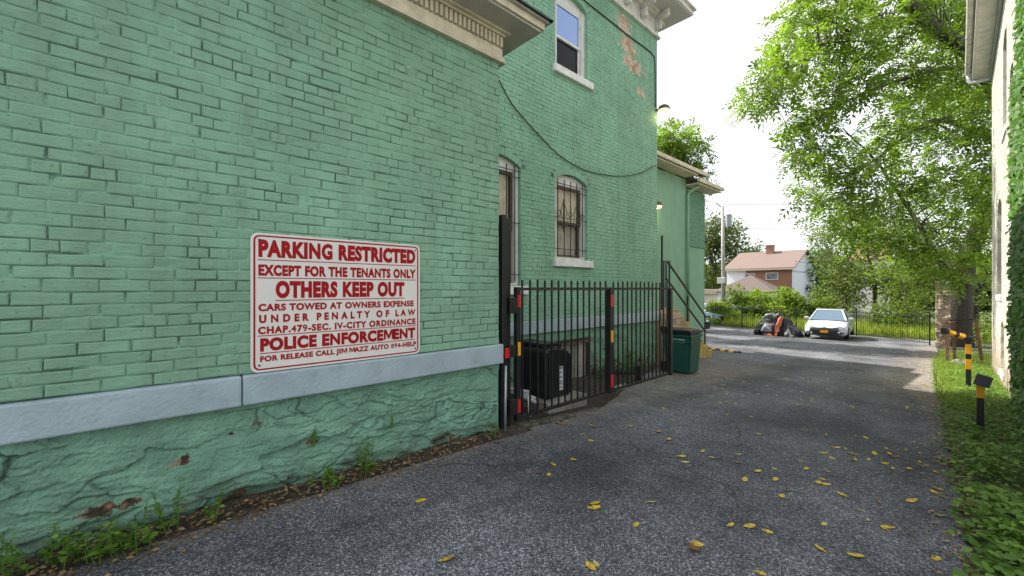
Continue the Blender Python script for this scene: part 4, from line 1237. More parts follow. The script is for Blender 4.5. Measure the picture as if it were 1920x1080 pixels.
def leaf_cloud(C, Rr, n, kind, size, droop=.4):
    """leaves in an irregular ellipsoid clump. returns quads, tone"""
    d = rand_dirs(n)
    rad = rng.random((n, 1)) ** (1 / 2.4)
    P = np.array(C) + d * rad * np.array(Rr)
    out = unit(d * np.array((1, 1, .8)) + rng.normal(size=(n, 3)) * .55 + np.array((0, 0, -droop)))
    if kind == 'simple':
        N = unit(np.array((0, 0, 1.)) + rng.normal(size=(n, 3)) * .55)
        L = size * rng.uniform(.7, 1.3, n)
        return leaf_quads(P, out, N, L, L * .62), rng.random(n)
    # compound leaf: rachis with paired leaflets
    Lr = size * rng.uniform(.7, 1.25, (n, 1))
    up = unit(np.array((0, 0, 1.)) + rng.normal(size=(n, 3)) * .35)
    S = unit(np.cross(out, up))
    U = np.cross(S, out)
    tone_l = np.clip(rng.normal(.5, .22, n), 0, 1)
    Q, T = [], []
    npair = 4
    for k in range(npair):
        t = (.22 + .78 * k / npair)
        base = P + out * Lr * t - np.array((0, 0, 1)) * (Lr * t) ** 2 * .45
        for s in (-1, 1):
            dirn = unit(S * s * .85 + out * .5 - np.array((0, 0, .12)) + rng.normal(size=(n, 3)) * .10)
            l = Lr[:, 0] * (.40 - .05 * abs(k - 2)) * rng.uniform(.85, 1.15, n)
            Q.append(leaf_quads(base, dirn, U + rng.normal(size=(n, 3)) * .15, l, l * .40)); T.append(np.clip(tone_l + rng.normal(0, .08, n), 0, 1))
    tip = P + out * Lr - np.array((0, 0, 1)) * Lr ** 2 * .45
    l = Lr[:, 0] * .36
    Q.append(leaf_quads(tip, unit(out - np.array((0, 0, .3))), U, l, l * .36)); T.append(tone_l)
    return np.concatenate(Q), np.concatenate(T)

def limb(mb, pts, r0, r1, n=8, wob=.0, sub=4):
    P = [Vector(p) for p in pts]; out = []
    for i in range(len(P) - 1):
        p0, p1, p2, p3 = P[max(i - 1, 0)], P[i], P[i + 1], P[min(i + 2, len(P) - 1)]
        for k in range(sub):
            t = k / sub
            v = .5 * ((2 * p1) + (p2 - p0) * t + (2 * p0 - 5 * p1 + 4 * p2 - p3) * t * t + (3 * p1 - p0 - 3 * p2 + p3) * t ** 3)
            if wob: v += Vector((noise.noise(v * 1.7), noise.noise(v * 1.7 + Vector((5, 5, 5))), 0)) * wob
            out.append(v)
    out.append(P[-1])
    m = len(out) - 1
    mb.tube(out, [r0 + (r1 - r0) * (i / m) ** .8 for i in range(m + 1)], n)

DENS = 1.0
def tree(name, label, group, base, limbs, blobs, per, kind, size, lm, bm_, droop=.4, twig=.03, cat='tree', twigs=True):
    """limbs: list of (points, r0, r1); blobs: list of (centre, (rx, ry, rz)); twigs join every blob to the nearest limb point"""
    r = empty(name, base, label, cat, group)
    tb = MB()
    nodes = []
    for (pts, r0, r1) in limbs:
        limb(tb, pts, r0, r1, wob=.06)
        m = len(pts)
        for i in range(m - 1):
            for k in range(4): nodes.append((Vector(pts[i]).lerp(Vector(pts[i + 1]), k / 4), r0 + (r1 - r0) * (i + k / 4) / (m - 1)))
    if limbs: tb.build('trunk', bm_, r, smooth=True)
    Q, T = [], []
    tw = MB()
    for (C, Rr) in blobs:
        n = max(4, int(per * DENS * (Rr[0] * Rr[2])))
        q, t = leaf_cloud(C, Rr, n, kind, size, droop)
        Q.append(q); T.append(np.clip(t + rng.normal(0, .24), 0, 1))
        if twigs and nodes:
            C = Vector(C)
            nn = min(nodes, key=lambda a: (a[0] - C).length + (.8 if a[0].z > C.z + .3 else 0))
            mid = nn[0].lerp(C, .5) + Vector((random.uniform(-.2, .2), random.uniform(-.2, .2), .12 * (nn[0] - C).length))
            limb(tw, [nn[0], mid, C], min(twig * 2, nn[1] * .6), twig * .5, 5, wob=.05, sub=3)
            for _ in range(4):
                e = C + Vector((random.uniform(-1, 1) * Rr[0], random.uniform(-1, 1) * Rr[1], random.uniform(-.8, .7) * Rr[2])) * .85
                tw.tube([C, C.lerp(e, .5) + Vector((0, 0, .05)), e], [twig * .45, twig * .35, twig * .2], 4)
    if tw.v: tw.build('branches', bm_, r)
    V = np.concatenate(Q); T = np.concatenate(T)
    quad_mesh('crown', V, T, lm, r)
    return r

def in_poly(x, y, P):
    c = False
    for i in range(len(P)):
        (x1, y1), (x2, y2) = P[i], P[i - 1]
        if (y1 > y) != (y2 > y) and x < (x2 - x1) * (y - y1) / (y2 - y1) + x1: c = not c
    return c

# --- the big walnut behind the pillar; its crown spans in depth from 12 m to 24 m
def big_tree():
    base = at(1790, 605, 19.5); base.z = gz(base.y) - .05
    tr = [base, at(1791, 575, 19.5), at(1793, 545, 19.5), at(1800, 500, 19.3)]
    limbs = [(tr, .62, .50),
             ([at(1800, 505, 19.3), at(1835, 430, 19.6), at(1872, 330, 19.4), at(1880, 215, 18.6), at(1838, 128, 17.4), at(1790, 78, 16.3), at(1740, 45, 15.6), at(1680, -30, 15)], .36, .20),
             ([at(1797, 520, 19.4), at(1765, 495, 19), at(1735, 440, 18.5), at(1690, 370, 17.5), at(1640, 300, 16.5), at(1580, 240, 15.8)], .17, .02),
             ([at(1876, 270, 18.8), at(1770, 225, 17.4), at(1700, 255, 16.6), at(1640, 300, 16), at(1590, 330, 15.6)], .13, .04),
             ([at(1740, 45, 15.6), at(1660, 35, 15), at(1600, 62, 14.5), at(1540, 85, 14), at(1470, 140, 13.6), at(1410, 190, 13.2)], .10, .025),
             ([at(1838, 128, 17.4), at(1760, 130, 16.2), at(1690, 150, 15.6), at(1620, 175, 15), at(1540, 215, 14.6)], .11, .03),
             ([at(1876, 270, 18.8), at(1880, 100, 19.2), at(1850, -120, 19.5), at(1820, -350, 19.8)], .28, .08)]
    outline = [(1520, -60), (1500, 5), (1466, 62), (1470, 100), (1430, 135), (1398, 178), (1396, 205), (1440, 195), (1490, 160), (1530, 125), (1570, 120), (1560, 160), (1510, 190), (1480, 235),
               (1500, 262), (1492, 300), (1500, 335), (1497, 372), (1520, 415), (1570, 445), (1600, 470), (1680, 470), (1735, 500), (1790, 520), (1870, 520), (1900, 300), (1900, -60)]
    holes = [((1655, 110), 7), ((1700, 190), 8), ((1560, 275), 9), ((1690, 330), 8), ((1745, 395), 8), ((1640, 405), 10), ((1760, 205), 8), ((1730, 300), 7), ((1600, 232), 26), ((1580, 205), 18), ((1640, 228), 14), ((1800, 300), 16), ((1600, 318), 10), ((1810, 30), 10)]
    rd = random.Random(21)
    pts = []
    tries = 0
    while len(pts) < 230 and tries < 20000:
        tries += 1
        x, y = rd.uniform(1380, 1905), rd.uniform(-60, 525)
        if not in_poly(x, y, outline): continue
        if any(math.hypot(x - h[0][0], y - h[0][1]) < h[1] + 14 for h in holes): continue
        if any(math.hypot(x - p[0], (y - p[1])) < 22 for p in pts): continue
        pts.append((x, y))
    blobs = []
    for (x, y) in pts:
        # nearer at the drooping left edge, deeper to the right
        Z = 13.5 + (x - 1390) / 510 * 4.5 + rd.uniform(-2., 3.0)
        rr = rd.uniform(.42, .68)
        c = at(x, y, Z)
        blobs.append((tuple(c), (rr, rr, rr * .62)))
    # the drooping outer sprays
    for (x, y, Z) in ((1403, 196, 13.2), (1420, 180, 13.3), (1444, 165, 13.5), (1468, 150, 13.7), (1480, 232, 14.4), (1497, 222, 14.5), (1500, 262, 14.4), (1500, 300, 14.6), (1495, 340, 14.8), (1505, 372, 15), (1478, 70, 14), (1490, 40, 14), (1505, 15, 14)):
        blobs.append((tuple(at(x, y, Z)), (.34, .34, .24)))
    # crown above and beyond the frame
    for _ in range(46):
        x, y, Z = rd.uniform(1560, 2050), rd.uniform(-420, -60), rd.uniform(15, 24)
        blobs.append((tuple(at(x, y, Z)), (1.1, 1.1, .8)))
    for _ in range(16):
        x, y, Z = rd.uniform(1700, 1900), rd.uniform(0, 420), rd.uniform(20, 25)
        blobs.append((tuple(at(x, y, Z)), (1.0, 1.0, .7)))
    tree('walnut_tree', 'big spreading tree with thick dark trunk behind the stone pillar, crown over the drive', 'trees around the parking lot', base, limbs, blobs, 155, 'compound', .52, L_tree, M_bark, droop=.3, twig=.016)
big_tree()

def scatter_tree(name, label, px, py_base, Z, spans, per, kind, size, lm, bark, seed, rr=(.6, 1.0), n=40, twig=.03, depth=2.5, group='trees around the parking lot', trunk_r=.15, top=None):
    """spans: polygon in photo pixels that the crown fills at depth Z +- depth"""
    rd = random.Random(seed)
    base = at(px, py_base, Z); base.z = gz(base.y) - .05
    xs = [p[0] for p in spans]; ys = [p[1] for p in spans]
    blobs = []; t = 0
    while len(blobs) < n and t < 5000:
        t += 1
        x, y = rd.uniform(min(xs), max(xs)), rd.uniform(min(ys), max(ys))
        if not in_poly(x, y, spans): continue
        r_ = rd.uniform(*rr)
        blobs.append((tuple(at(x, y, Z + rd.uniform(-depth, depth))), (r_, r_, r_ * .75)))
    cy = min(ys) + .35 * (max(ys) - min(ys))
    tops = [at(rd.uniform(min(xs), max(xs)) * .5 + px * .5, cy, Z + rd.uniform(-1, 1)) for _ in range(4)]
    m = at(px, py_base - (py_base - cy) * .45, Z)
    limbs = [([base, base.lerp(m, .5), m], trunk_r, trunk_r * .8)] + [([m, m.lerp(q, .5) + Vector((rd.uniform(-.3, .3), rd.uniform(-.3, .3), .2)), q], trunk_r * .6, trunk_r * .2) for q in tops]
    return tree(name, label, group, base, limbs, blobs, per, kind, size, lm, bark, twig=twig)
T1 = 'trees around the parking lot'
scatter_tree('broadleaf_tree', 'pale green loose tree behind the iron fence right of the white car', 1640, 600, 29, [(1575, 470), (1600, 400), (1680, 395), (1745, 440), (1750, 520), (1700, 560), (1600, 540), (1560, 520)], 170, 'simple', .19, L_mid, M_bark, 31, n=80, rr=(.7, 1.15))
scatter_tree('broadleaf_tree', 'olive coloured shaggy tree over the vine hedge, right of the white gable', 1585, 600, 31, [(1520, 440), (1560, 420), (1600, 450), (1620, 520), (1615, 575), (1570, 585), (1545, 560), (1540, 500)], 190, 'simple', .18, leaf_mat('olive_leaf', (.085, .115, .035), (.2, .28, .06), hue=(.17, .19, .06)), M_bark, 32, n=50, rr=(.6, .95))
scatter_tree('young_tree', 'young bright green tree in front of the big trunk, left of the stone pillar', 1700, 625, 25, [(1625, 560), (1640, 500), (1700, 465), (1750, 490), (1755, 570), (1740, 618), (1660, 622), (1630, 600)], 330, 'simple', .14, L_vine, M_bark_g, 33, n=34, rr=(.45, .75), depth=1.2, trunk_r=.06)
scatter_tree('broadleaf_tree', 'green tree in full shade between the big trunk and the cream building', 1830, 610, 27, [(1780, 520), (1800, 470), (1865, 440), (1870, 600), (1815, 600), (1800, 560)], 190, 'simple', .18, L_tree, M_bark, 34, n=22)
scatter_tree('tall_tree', 'tall dark tree behind the utility pole', 1345, 570, 62, [(1300, 545), (1305, 440), (1335, 412), (1372, 415), (1395, 455), (1400, 500), (1370, 540)], 62, 'simple', .40, L_far, M_bark, 35, n=60, rr=(1.2, 2.0), twig=.06, depth=3, trunk_r=.3)
scatter_tree('tall_tree', 'smaller dark tree showing over the brown roof beside the chimney', 1412, 570, 66, [(1385, 520), (1395, 475), (1415, 445), (1432, 465), (1438, 520)], 62, 'simple', .38, L_far, M_bark, 36, n=22, rr=(1.0, 1.5), twig=.06, depth=2, trunk_r=.25)
scatter_tree('broadleaf_tree', 'tree rising behind the low wing roof', 1255, 560, 20, [(1180, 420), (1190, 290), (1240, 248), (1285, 252), (1322, 296), (1300, 330), (1290, 420)], 120, 'compound', .50, L_tree, M_bark, 37, n=56, rr=(.5, .9), depth=1.6, trunk_r=.2)
# trees left of the lot, hidden by the house; they shade the lot as in the photograph
def hidden_tree(x, y, h, rad, seed, label):
    rd = random.Random(seed); b = Vector((x, y, gz(y)))
    blobs = []
    for _ in range(60):
        a, q, zz = rd.uniform(0, 6.28), math.sqrt(rd.random()) * rad, rd.uniform(.38, 1.0)
        s = 1.1 - .6 * zz
        blobs.append(((x + q * s * math.cos(a), y + q * s * math.sin(a), b.z + h * zz), (.9, .9, .7)))
    tree('shade_tree', label, T1, b, [([b, b + Vector((.2, 0, h * .3)), b + Vector((0, .2, h * .6)), b + Vector((.2, .1, h * .9))], .28, .06)], blobs, 95, 'simple', .28, L_mid, M_bark, twig=.03)
hidden_tree(-17.5, 24, 12, 4.2, 51, 'tall shade tree left of the lot behind the low wing')
hidden_tree(-16.5, 16.5, 11, 4.0, 52, 'rounder shade tree directly behind the low wing')
hidden_tree(-19.5, 30.5, 13, 4.6, 53, 'farthest shade tree at the left corner of the lot')

# --- the far-off wood along the horizon, one mass
def far_wood():
    n = 60000
    az = R(-8) + rng.random(n) * R(75)
    top = np.array([6.5 + 3.5 * noise.noise(Vector((a * 14, 1, 0))) + 1.8 * noise.noise(Vector((a * 55, 4, 0))) for a in az])
    r_ = 84 + 10 * rng.random(n)
    z = -1.8 + (top + 1.0) * rng.random(n) ** .8
    P = np.stack([-np.sin(az) * r_, np.cos(az) * r_, z], 1)
    D = rand_dirs(n); L = rng.uniform(.5, 1.1, n)
    V = leaf_quads(P, D, rand_dirs(n), L, L * .7)
    tag(quad_mesh('distant_trees', V, rng.random(n), L_far), 'far-off belt of trees along the horizon', 'trees', kind='stuff')
far_wood()

# --- vine-covered hedge behind the fence
def vine_hedge():
    rd = random.Random(8); blobs = []
    for _ in range(130):
        t = rd.random()
        x = 1338 + 208 * t
        ytop = 562 - 18 * math.sin(math.pi * min(1, t * 1.1)) + 8 * math.sin(t * 17) - (12 if .15 < t < .28 else 0)
        y = rd.uniform(ytop + 4, 606)
        Z = 31.5 + rd.uniform(-1.0, 2.5) + (604 - y) * .03
        c = at(x, y, Z); r_ = rd.uniform(.5, .85)
        blobs.append((tuple(c), (r_, r_, r_ * .6)))
    b = at(1440, 606, 32); b.z = gz(b.y)
    tree('vine_hedge', 'bright vine-covered hedge along the far edge of the lot', None, b, [], blobs, 600, 'simple', .20, L_vine, M_bark, cat='hedge', droop=.25)
vine_hedge()
def bush(px, py, Z, w, h, label, lm, n, size, seed):
    rd = random.Random(seed); blobs = []
    for _ in range(n):
        r_ = rd.uniform(.3, .55)
        blobs.append((tuple(at(px + rd.uniform(-w, w), py - rd.uniform(0, h), Z + rd.uniform(-.7, .7))), (r_, r_, r_ * .7)))
    b = at(px, py + 6, Z); b.z = gz(b.y)
    tree('bush', label, 'bushes along the lot fence', b, [], blobs, 300, 'simple', size, lm, M_bark, cat='bush')
bush(1565, 590, 31.5, 50, 55, 'low bush behind the white car', L_mid, 44, .17, 61)
bush(1388, 606, 30.6, 22, 14, 'low weedy bush in front of the pale blue car', L_vine, 10, .15, 62)
bush(1690, 618, 25.5, 58, 52, 'dark shaded bush inside the fence near the stone pillar', L_mid, 62, .15, 63)
bush(1836, 640, 20, 14, 40, 'leafy bush behind the wire mesh and stakes', L_mid, 14, .14, 64)

# --- ivy on the right-hand wall
def ivy():
    n = 26000
    y = 10.6 - 5.0 * rng.random(n) ** .9
    z = -.5 + 7.4 * rng.random(n)
    lim = np.array([9.3 - .03 * max(0, zz) - (.9 if zz > 4.2 else 0) - (.35 if zz < .3 else 0) + .28 * noise.noise(Vector((zz * 1.6, 2, 0))) + .15 * noise.noise(Vector((zz * 5., 7, 0))) for zz in z])
    k = (y < lim) & (z < 4.9 + .3 * np.sin(y * 3) + (8.8 - y) * .8)
    y, z = y[k], z[k]; n = len(y)
    x = RBX - .02 - rng.random(n) * .07
    P = np.stack([x, y, z], 1)
    D = unit(np.array((-.25, 0, -1.)) + rng.normal(size=(n, 3)) * .35)
    N = unit(np.array((-1., -.2, .4)) + rng.normal(size=(n, 3)) * .35)
    L = rng.uniform(.045, .095, n)
    V = leaf_quads(P, D, N, L, L * .95)
    o = quad_mesh('ivy', V, rng.random(n), L_ivy)
    tag(o, 'dense green ivy climbing the near end of the cream building', 'ivy')
ivy()
# --- creeper on the white gable
def creeper():
    rd = random.Random(3); blobs = []
    for _ in range(34):
        x, y = rd.uniform(1519, 1556), rd.uniform(468, 560)
        if x < 1519 + (y - 468) * .02: continue
        r_ = rd.uniform(.5, .85)
        blobs.append((tuple(at(x, y, 46 + rd.uniform(-1, 1) + (x - 1519) * .02)), (r_, r_, r_ * .8)))
    b = at(1540, 580, 47); b.z = gz(b.y)
    tree('wall_creeper', 'dark green creeper covering the right side of the white gable', None, b, [], blobs, 110, 'simple', .30, L_ivy, M_bark, cat='creeper')
creeper()

# --- ground cover on the right-hand strip and rough grass (nobody could count it)
def right_strip():
    n = 24000
    y = 2.2 + 15.5 * rng.random(n) ** 1.25
    ex = np.array([edge_x(v) for v in y])
    u = rng.random(n)
    x = ex - .06 + (1.05 - ex) * u
    dens = np.array([noise.noise(Vector((a * 2.2, b * 1.3, 0))) for a, b in zip(x, y)])
    edgefade = u * 5
    k = (dens > -.48) & (rng.random(n) < np.clip(edgefade + .15, 0, 1)) & (x < .56 + 5 * (y < 4.0))
    x, y, dens = x[k], y[k], dens[k]; n = len(x)
    g = np.array([gz(v) for v in y])
    big = np.clip((4.6 - y) / 2.4, 0, 1) * (rng.random(n) < .35)
    h = rng.uniform(.01, .15, n) * (.7 + dens) + big * .07
    P = np.stack([x, y, g + h], 1)
    az = rng.random(n) * 6.283
    D = unit(np.stack([np.cos(az), np.sin(az), rng.uniform(-.25, .5, n)], 1))
    N = unit(np.array((0, 0, 1.)) + rng.normal(size=(n, 3)) * .3)
    L = rng.uniform(.018, .050, n) * (1 + big * 1.0)
    V = leaf_hex(P, D, N, L, L * .9)
    tag(quad_mesh('ground_cover', V, np.clip(rng.normal(.45, .25, n), 0, 1), L_weed, nper=6), 'low green weeds covering the strip beside the drive', 'ground cover', kind='stuff')
    def blades(name, x, y, hmin, hmax, w, lm, label, lean=.35):
        n = len(x); g = np.array([gz(v) for v in y])
        P = np.stack([x, y, g - .02], 1)
        D = unit(np.array((0, 0, 1.)) + rng.normal(size=(n, 3)) * lean)
        N = unit(rng.normal(size=(n, 3)) * np.array((1, 1, .1)))
        L = rng.uniform(hmin, hmax, n)
        tag(quad_mesh(name, leaf_quads(P, D, N, L, np.full(n, w)), rng.random(n), lm), label, 'grass', kind='stuff')
    n = 7000
    y = 8.5 + 14 * rng.random(n); x = np.array([edge_x(v) for v in y]) + .04 + rng.random(n) ** 1.2 * 1.6
    k = (x < .54) | (y > 16.8)
    blades('grass', x[k], y[k], .06, .22, .012, L_grass, 'sunlit short grass on the strip by the bollards', .5)
    n = 16000
    y = 31.2 + 9 * rng.random(n) ** 1.3; x = -11.5 + 16 * rng.random(n)
    blades('long_grass', x, y, .35, .85, .035, leaf_mat('meadow_blade', (.20, .26, .035), (.40, .52, .06), hue=(.34, .38, .06)), 'long bright grass growing beyond the iron fence')
right_strip()

# --- individual weeds at the wall foot and beside the drive
def weed(x, y, h, n, leaf, label, lm=L_weed, stem_lean=.25, wide=.8, spread=.12, z=None, lance=False, cat='weed', group='weeds at the foot of the green wall'):
    g = gz(y) if z is None else z
    r = empty('weed', (x, y, g), label, cat, group)
    sm = MB(); Q, T = [], []
    n = int(n * 1.7)
    ns = max(1, n // 13)
    for s in range(ns):
        a = random.uniform(0, 6.28); rad = spread * math.sqrt(random.random())
        b0 = Vector((x + rad * math.cos(a) * .6, y + rad * math.sin(a), g))
        tip = b0 + Vector((random.uniform(-.3, 1) * stem_lean * h, random.uniform(-1, 1) * stem_lean * h, h * random.uniform(.55, 1.05)))
        mid = b0.lerp(tip, .5) + Vector((random.uniform(-.02, .02), random.uniform(-.02, .02), .01))
        sm.tube([b0, mid, tip], [.0035, .0028, .0015], 5)
        m = max(5, n // ns)
        t = np.linspace(.2, 1, m)[:, None]
        P = np.array(b0) * (1 - t) ** 2 + 2 * t * (1 - t) * np.array(mid) + t * t * np.array(tip)
        az = np.arange(m) * 2.4 + random.random() * 6
        D = np.stack([np.cos(az), np.sin(az), rng.uniform(-.1, .7, m)], 1)
        L = leaf * .68 * rng.uniform(.5, 1.25, m) * (1.15 - .5 * t[:, 0])
        Q.append(leaf_hex(P, D, np.array((0, 0, 1.)) + rng.normal(size=(m, 3)) * .3, L, L * (.30 if lance else wide))); T.append(rng.random(m))
    sm.build('stem', L_weed, r)
    quad_mesh('leaves', np.concatenate(Q), np.concatenate(T), lm, r, nper=6)
WF = WX + .07
weed(WF + .10, -.06, .20, 90, .075, 'broad-leaved weed clump by the fallen yellow leaf at the wall foot', spread=.16)
weed(WF + .06, .10, .30, 40, .06, 'tall leggy weed climbing the green stone base left of the sign', spread=.08)
weed(WF + .06, .36, .22, 30, .05, 'small weed under the left edge of the sign', spread=.05)
weed(WF + .05, -.34, .28, 60, .06, 'leafy weed clump at the lower left end of the wall', spread=.15)
weed(WF + .08, -.20, .18, 40, .05, 'low weed patch between the two left clumps', spread=.1)
weed(WF + .06, .98, .16, 70, .05, 'bushy low weed under the middle of the sign', spread=.11)
weed(WF + .04, 1.27, .34, 60, .075, 'tall narrow-leaved weed right of the middle of the sign', spread=.05, lance=True, stem_lean=.1)
weed(WF + .05, 1.33, .10, 12, .07, 'round-leaved seedling beside the tall narrow weed', spread=.04)
weed(WX + .03, .93, .16, 26, .05, 'spindly weed rooted in a crack of the stone base', z=.28, spread=.015, lance=True, stem_lean=.05)
weed(WX + .03, 1.52, .13, 22, .045, 'small weed rooted high on the stone base under the sign corner', z=.27, spread=.012, lance=True, stem_lean=.05)
weed(WF + .03, 2.52, .14, 24, .04, 'small dry weed at the wall corner by the gate post', spread=.08)
for k, (y, dx, h, lf) in enumerate(((3.05, .12, .16, .10), (3.35, .16, .14, .09), (3.75, .20, .17, .09), (4.5, .22, .15, .07), (5.4, .20, .16, .07), (6.5, .25, .2, .07))):
    weed(edge_x(y) + dx, y, h, 60, lf, ['largest broad-leaved weed at the lower right corner', 'broad-leaved weed just behind the corner weed', 'leafy weed at the bend of the drive edge', 'round weed on the drive edge below the near bollard', 'spreading weed left of the near bollard foot', 'weed tuft at the foot of the near bollard'][k], spread=.13, group='weeds on the right-hand strip')
weed(-4.3, 6.9, .75, 110, .09, 'bushy green shrub growing behind the gate against the wall', spread=.22, cat='shrub', group=None, stem_lean=.2)
weed(-4.35, 6.15, .35, 50, .07, 'pale weed by the basement window behind the gate', spread=.16, group=None)
weed(-4.45, 7.6, .42, 40, .07, 'thin weed by the wall corner behind the gate', spread=.12, group=None)
weed(-4.2, 7.35, .25, 40, .07, 'low weed among the dead leaves behind the gate', spread=.15, group=None)

# --- fallen leaves on the drive: each a thing of its own
M_fy = [leaf_mat('fallen_yellow', (.62, .42, .03), (.5, .35, .03), hue=(.75, .55, .06), tmix=.15), leaf_mat('fallen_pale', (.55, .46, .14), (.4, .35, .1), hue=(.62, .55, .22), tmix=.15), leaf_mat('fallen_brown', (.20, .085, .03), (.15, .07, .02), hue=(.28, .13, .05), tmix=.1)]
def fallen_proto(name, m, Ln, Wd, curl):
    q = MB(); n = 7; rows = []
    for i in range(n):
        t = i / (n - 1); w = Wd * math.sin(math.pi * min(1, .06 + t * .94)) ** .8 * (1 - .25 * t)
        zc = curl * .5 * (4 * (t - .5) ** 2) + .003
        rows.append(((t - .5) * Ln, w, zc))
    for (x, w, z) in rows: q.v += [(x, -w / 2, z + curl * .4), (x, 0, z), (x, w / 2, z + curl * .2)]
    for i in range(n - 1):
        for k in range(2): q.face([3 * i + k, 3 * i + 3 + k, 3 * i + 4 + k, 3 * i + 1 + k], random.random())
    return q.build(name, m, smooth=True)
protos = [fallen_proto('fallen_leaf', M_fy[0], .085, .042, .008), fallen_proto('fallen_leaf', M_fy[0], .07, .045, .004), fallen_proto('fallen_leaf', M_fy[1], .06, .03, .007), fallen_proto('fallen_leaf', M_fy[2], .08, .04, .014)]
KIND = ['long yellow leaf fallen flat on the asphalt', 'rounded yellow leaf fallen on the asphalt', 'pale buff leaf fallen on the asphalt', 'curled brown leaf fallen on the asphalt']
used = [False] * 4
def drop(p, k, s=1.):
    if used[k]: o = protos[k].copy(); COL.objects.link(o)
    else: o = protos[k]; used[k] = True
    o.location = (p.x, p.y, gz(p.y) + .003)
    o.rotation_euler = (random.uniform(-.15, .15), -math.atan(.05) * 0 + random.uniform(-.12, .12), random.uniform(0, 6.28))
    o.scale = (s, s, s)
    tag(o, KIND[k], 'fallen leaf', 'fallen leaves: ' + KIND[k])
for (px, py, k) in ((1405, 988, 1), (1116, 945, 1), (1113, 954, 0), (1193, 985, 1), (1420, 885, 0), (1540, 1032, 0), (1603, 1043, 1), (1108, 1064, 1), (1118, 1060, 2), (1308, 1022, 1), (1298, 1030, 3), (1304, 1032, 3), (1277, 857, 0), (1318, 847, 0), (1452, 880, 2), (1397, 900, 1), (1454, 900, 1), (1466, 931, 1), (1580, 929, 0), (1535, 906, 1), (1758, 917, 1), (839, 1050, 0), (790, 940, 1), (1285, 868, 2), (1254, 825, 0), (1235, 810, 0), (1545, 909, 0), (1666, 990, 0), (1545, 985, 2), (1112, 800, 0), (1092, 815, 2), (1545, 850, 0), (1705, 880, 1), (1612, 958, 2), (1710, 940, 0), (350, 985, 1), (1222, 943, 2), (1045, 795, 3), (1052, 790, 3), (1058, 797, 3), (1600, 852, 0), (1640, 852, 0), (1560, 860, 1), (1660, 870, 0), (1385, 868, 0), (1385, 853, 2)):
    drop(on_ground(px, py), k, random.uniform(.85, 1.15))
q_ = on_ground(195, 1036); drop(q_, 0, 1.25)
cnt = 0
while cnt < 248:
    y = 2.2 + 20 * random.random() ** 1.5; ex = edge_x(y)
    x = ex - .02 - (2.7 + (y > 9) * 1.5) * random.random() ** 1.3
    if y < 4.5 and random.random() < .6: continue
    drop(Vector((x, y, 0)), random.choices((0, 1, 2, 3), (.46, .30, .16, .08))[0], random.uniform(.55, .95)); cnt += 1

# --- dead-leaf litter (uncountable crumbs)
def litter():
    n = 5200
    a = rng.random(n)
    y = np.where(a < .28, -.9 + 3.5 * rng.random(n), np.where(a < .62, 3 + 7 * rng.random(n), 10.5 + 14 * rng.random(n)))
    ex = np.array([edge_x(v) for v in y])
    x = np.where(a < .28, WX + .06 + np.abs(rng.normal(0, .12, n)), np.where(a < .62, ex - np.abs(rng.normal(0, .13, n)) + .1, ex - np.abs(rng.normal(0, .5, n)) + .1))
    m2 = rng.random(n) < .14
    y = np.where(m2, 4.6 + 4 * rng.random(n), y); x = np.where(m2, -4.6 + 1.2 * rng.random(n) ** 1.4, x)
    g = np.array([gz(v) for v in y])
    wallside = (x < WX + .28) & (y < 2.7)
    P = np.stack([x, y, g + .006 + rng.random(n) * .01 + np.where(wallside, np.clip(.28 - (x - WX), 0, .3) * .17, 0)], 1)
    az = rng.random(n) * 6.283
    D = np.stack([np.cos(az), np.sin(az), rng.normal(0, .15, n)], 1)
    L = rng.uniform(.012, .045, n)
    V = leaf_quads(P, D, np.array((0, 0, 1.)) + rng.normal(size=(n, 3)) * .3, L, L * .55)
    tag(quad_mesh('leaf_litter', V, rng.random(n), leaf_mat('dead_leaf', (.16, .085, .04), (.1, .06, .03), hue=(.34, .23, .12), tmix=.1)), 'crumbled brown leaf litter along the edges of the drive', 'leaf litter', kind='stuff')
litter()

# ================================================================== BOLLARDS, BARRIER, STAKES, PILLAR
bo = empty('reflective_bollard', (.16, 7.26, gz(7.26)), 'short black square bollard with yellow band and tilted reflector plate, nearest on the strip', 'bollard')
g = gz(7.26)
q = MB(); q.bbox(.13, .19, 7.23, 7.29, g - .05, g + .58, .004)
for k in range(14):
    q.tube([(.16, 7.229, g + .06 + k * .027), (.16, 7.2275, g + .06 + k * .027)], .005, 6)
q.build('post', M_black, bo)
q = MB(); q.bbox(.127, .193, 7.227, 7.293, g + .39, g + .57, .003); q.build('yellow_band', M_yel, bo)
q = MB(); q.box(.115, .245, 7.205, 7.222, g + .53, g + .66, rot=Matrix.Rotation(R(24), 3, Vector((-ST, CT, 0)))); q.build('reflector_plate', M_plastic, bo)

ba = empty('folding_barrier', (.11, 11.27, gz(11.27)), 'black and yellow post with a bent barrier arm, beyond the near bollard', 'barrier post')
g = gz(11.27)
q = MB(); q.bbox(.07, .14, 11.235, 11.305, g - .05, g + .93, .004); po = q.build('post', M_black, ba)
for (a, c) in ((.66, .84), (.38, .56)):
    q = MB(); q.bbox(.066, .144, 11.231, 11.309, g + a, g + c, .003); q.build('yellow_band', M_yel, po)
e0 = Vector((.105, 11.27, g + .95)); e1 = at(1793, 627, 7.6); e2 = at(1774, 621.5, 7.65)
q = MB(); q.bar(e0, e1, .065); q.bar(e1, e2, .062); q.bbox(e2.x - .07, e2.x + .01, e2.y - .05, e2.y + .05, e2.z - .055, e2.z + .07, .006)
q.bbox(e0.x - .05, e0.x + .05, e0.y - .05, e0.y + .05, e0.z - .04, e0.z + .03, .008); q.build('arm', M_black, ba)
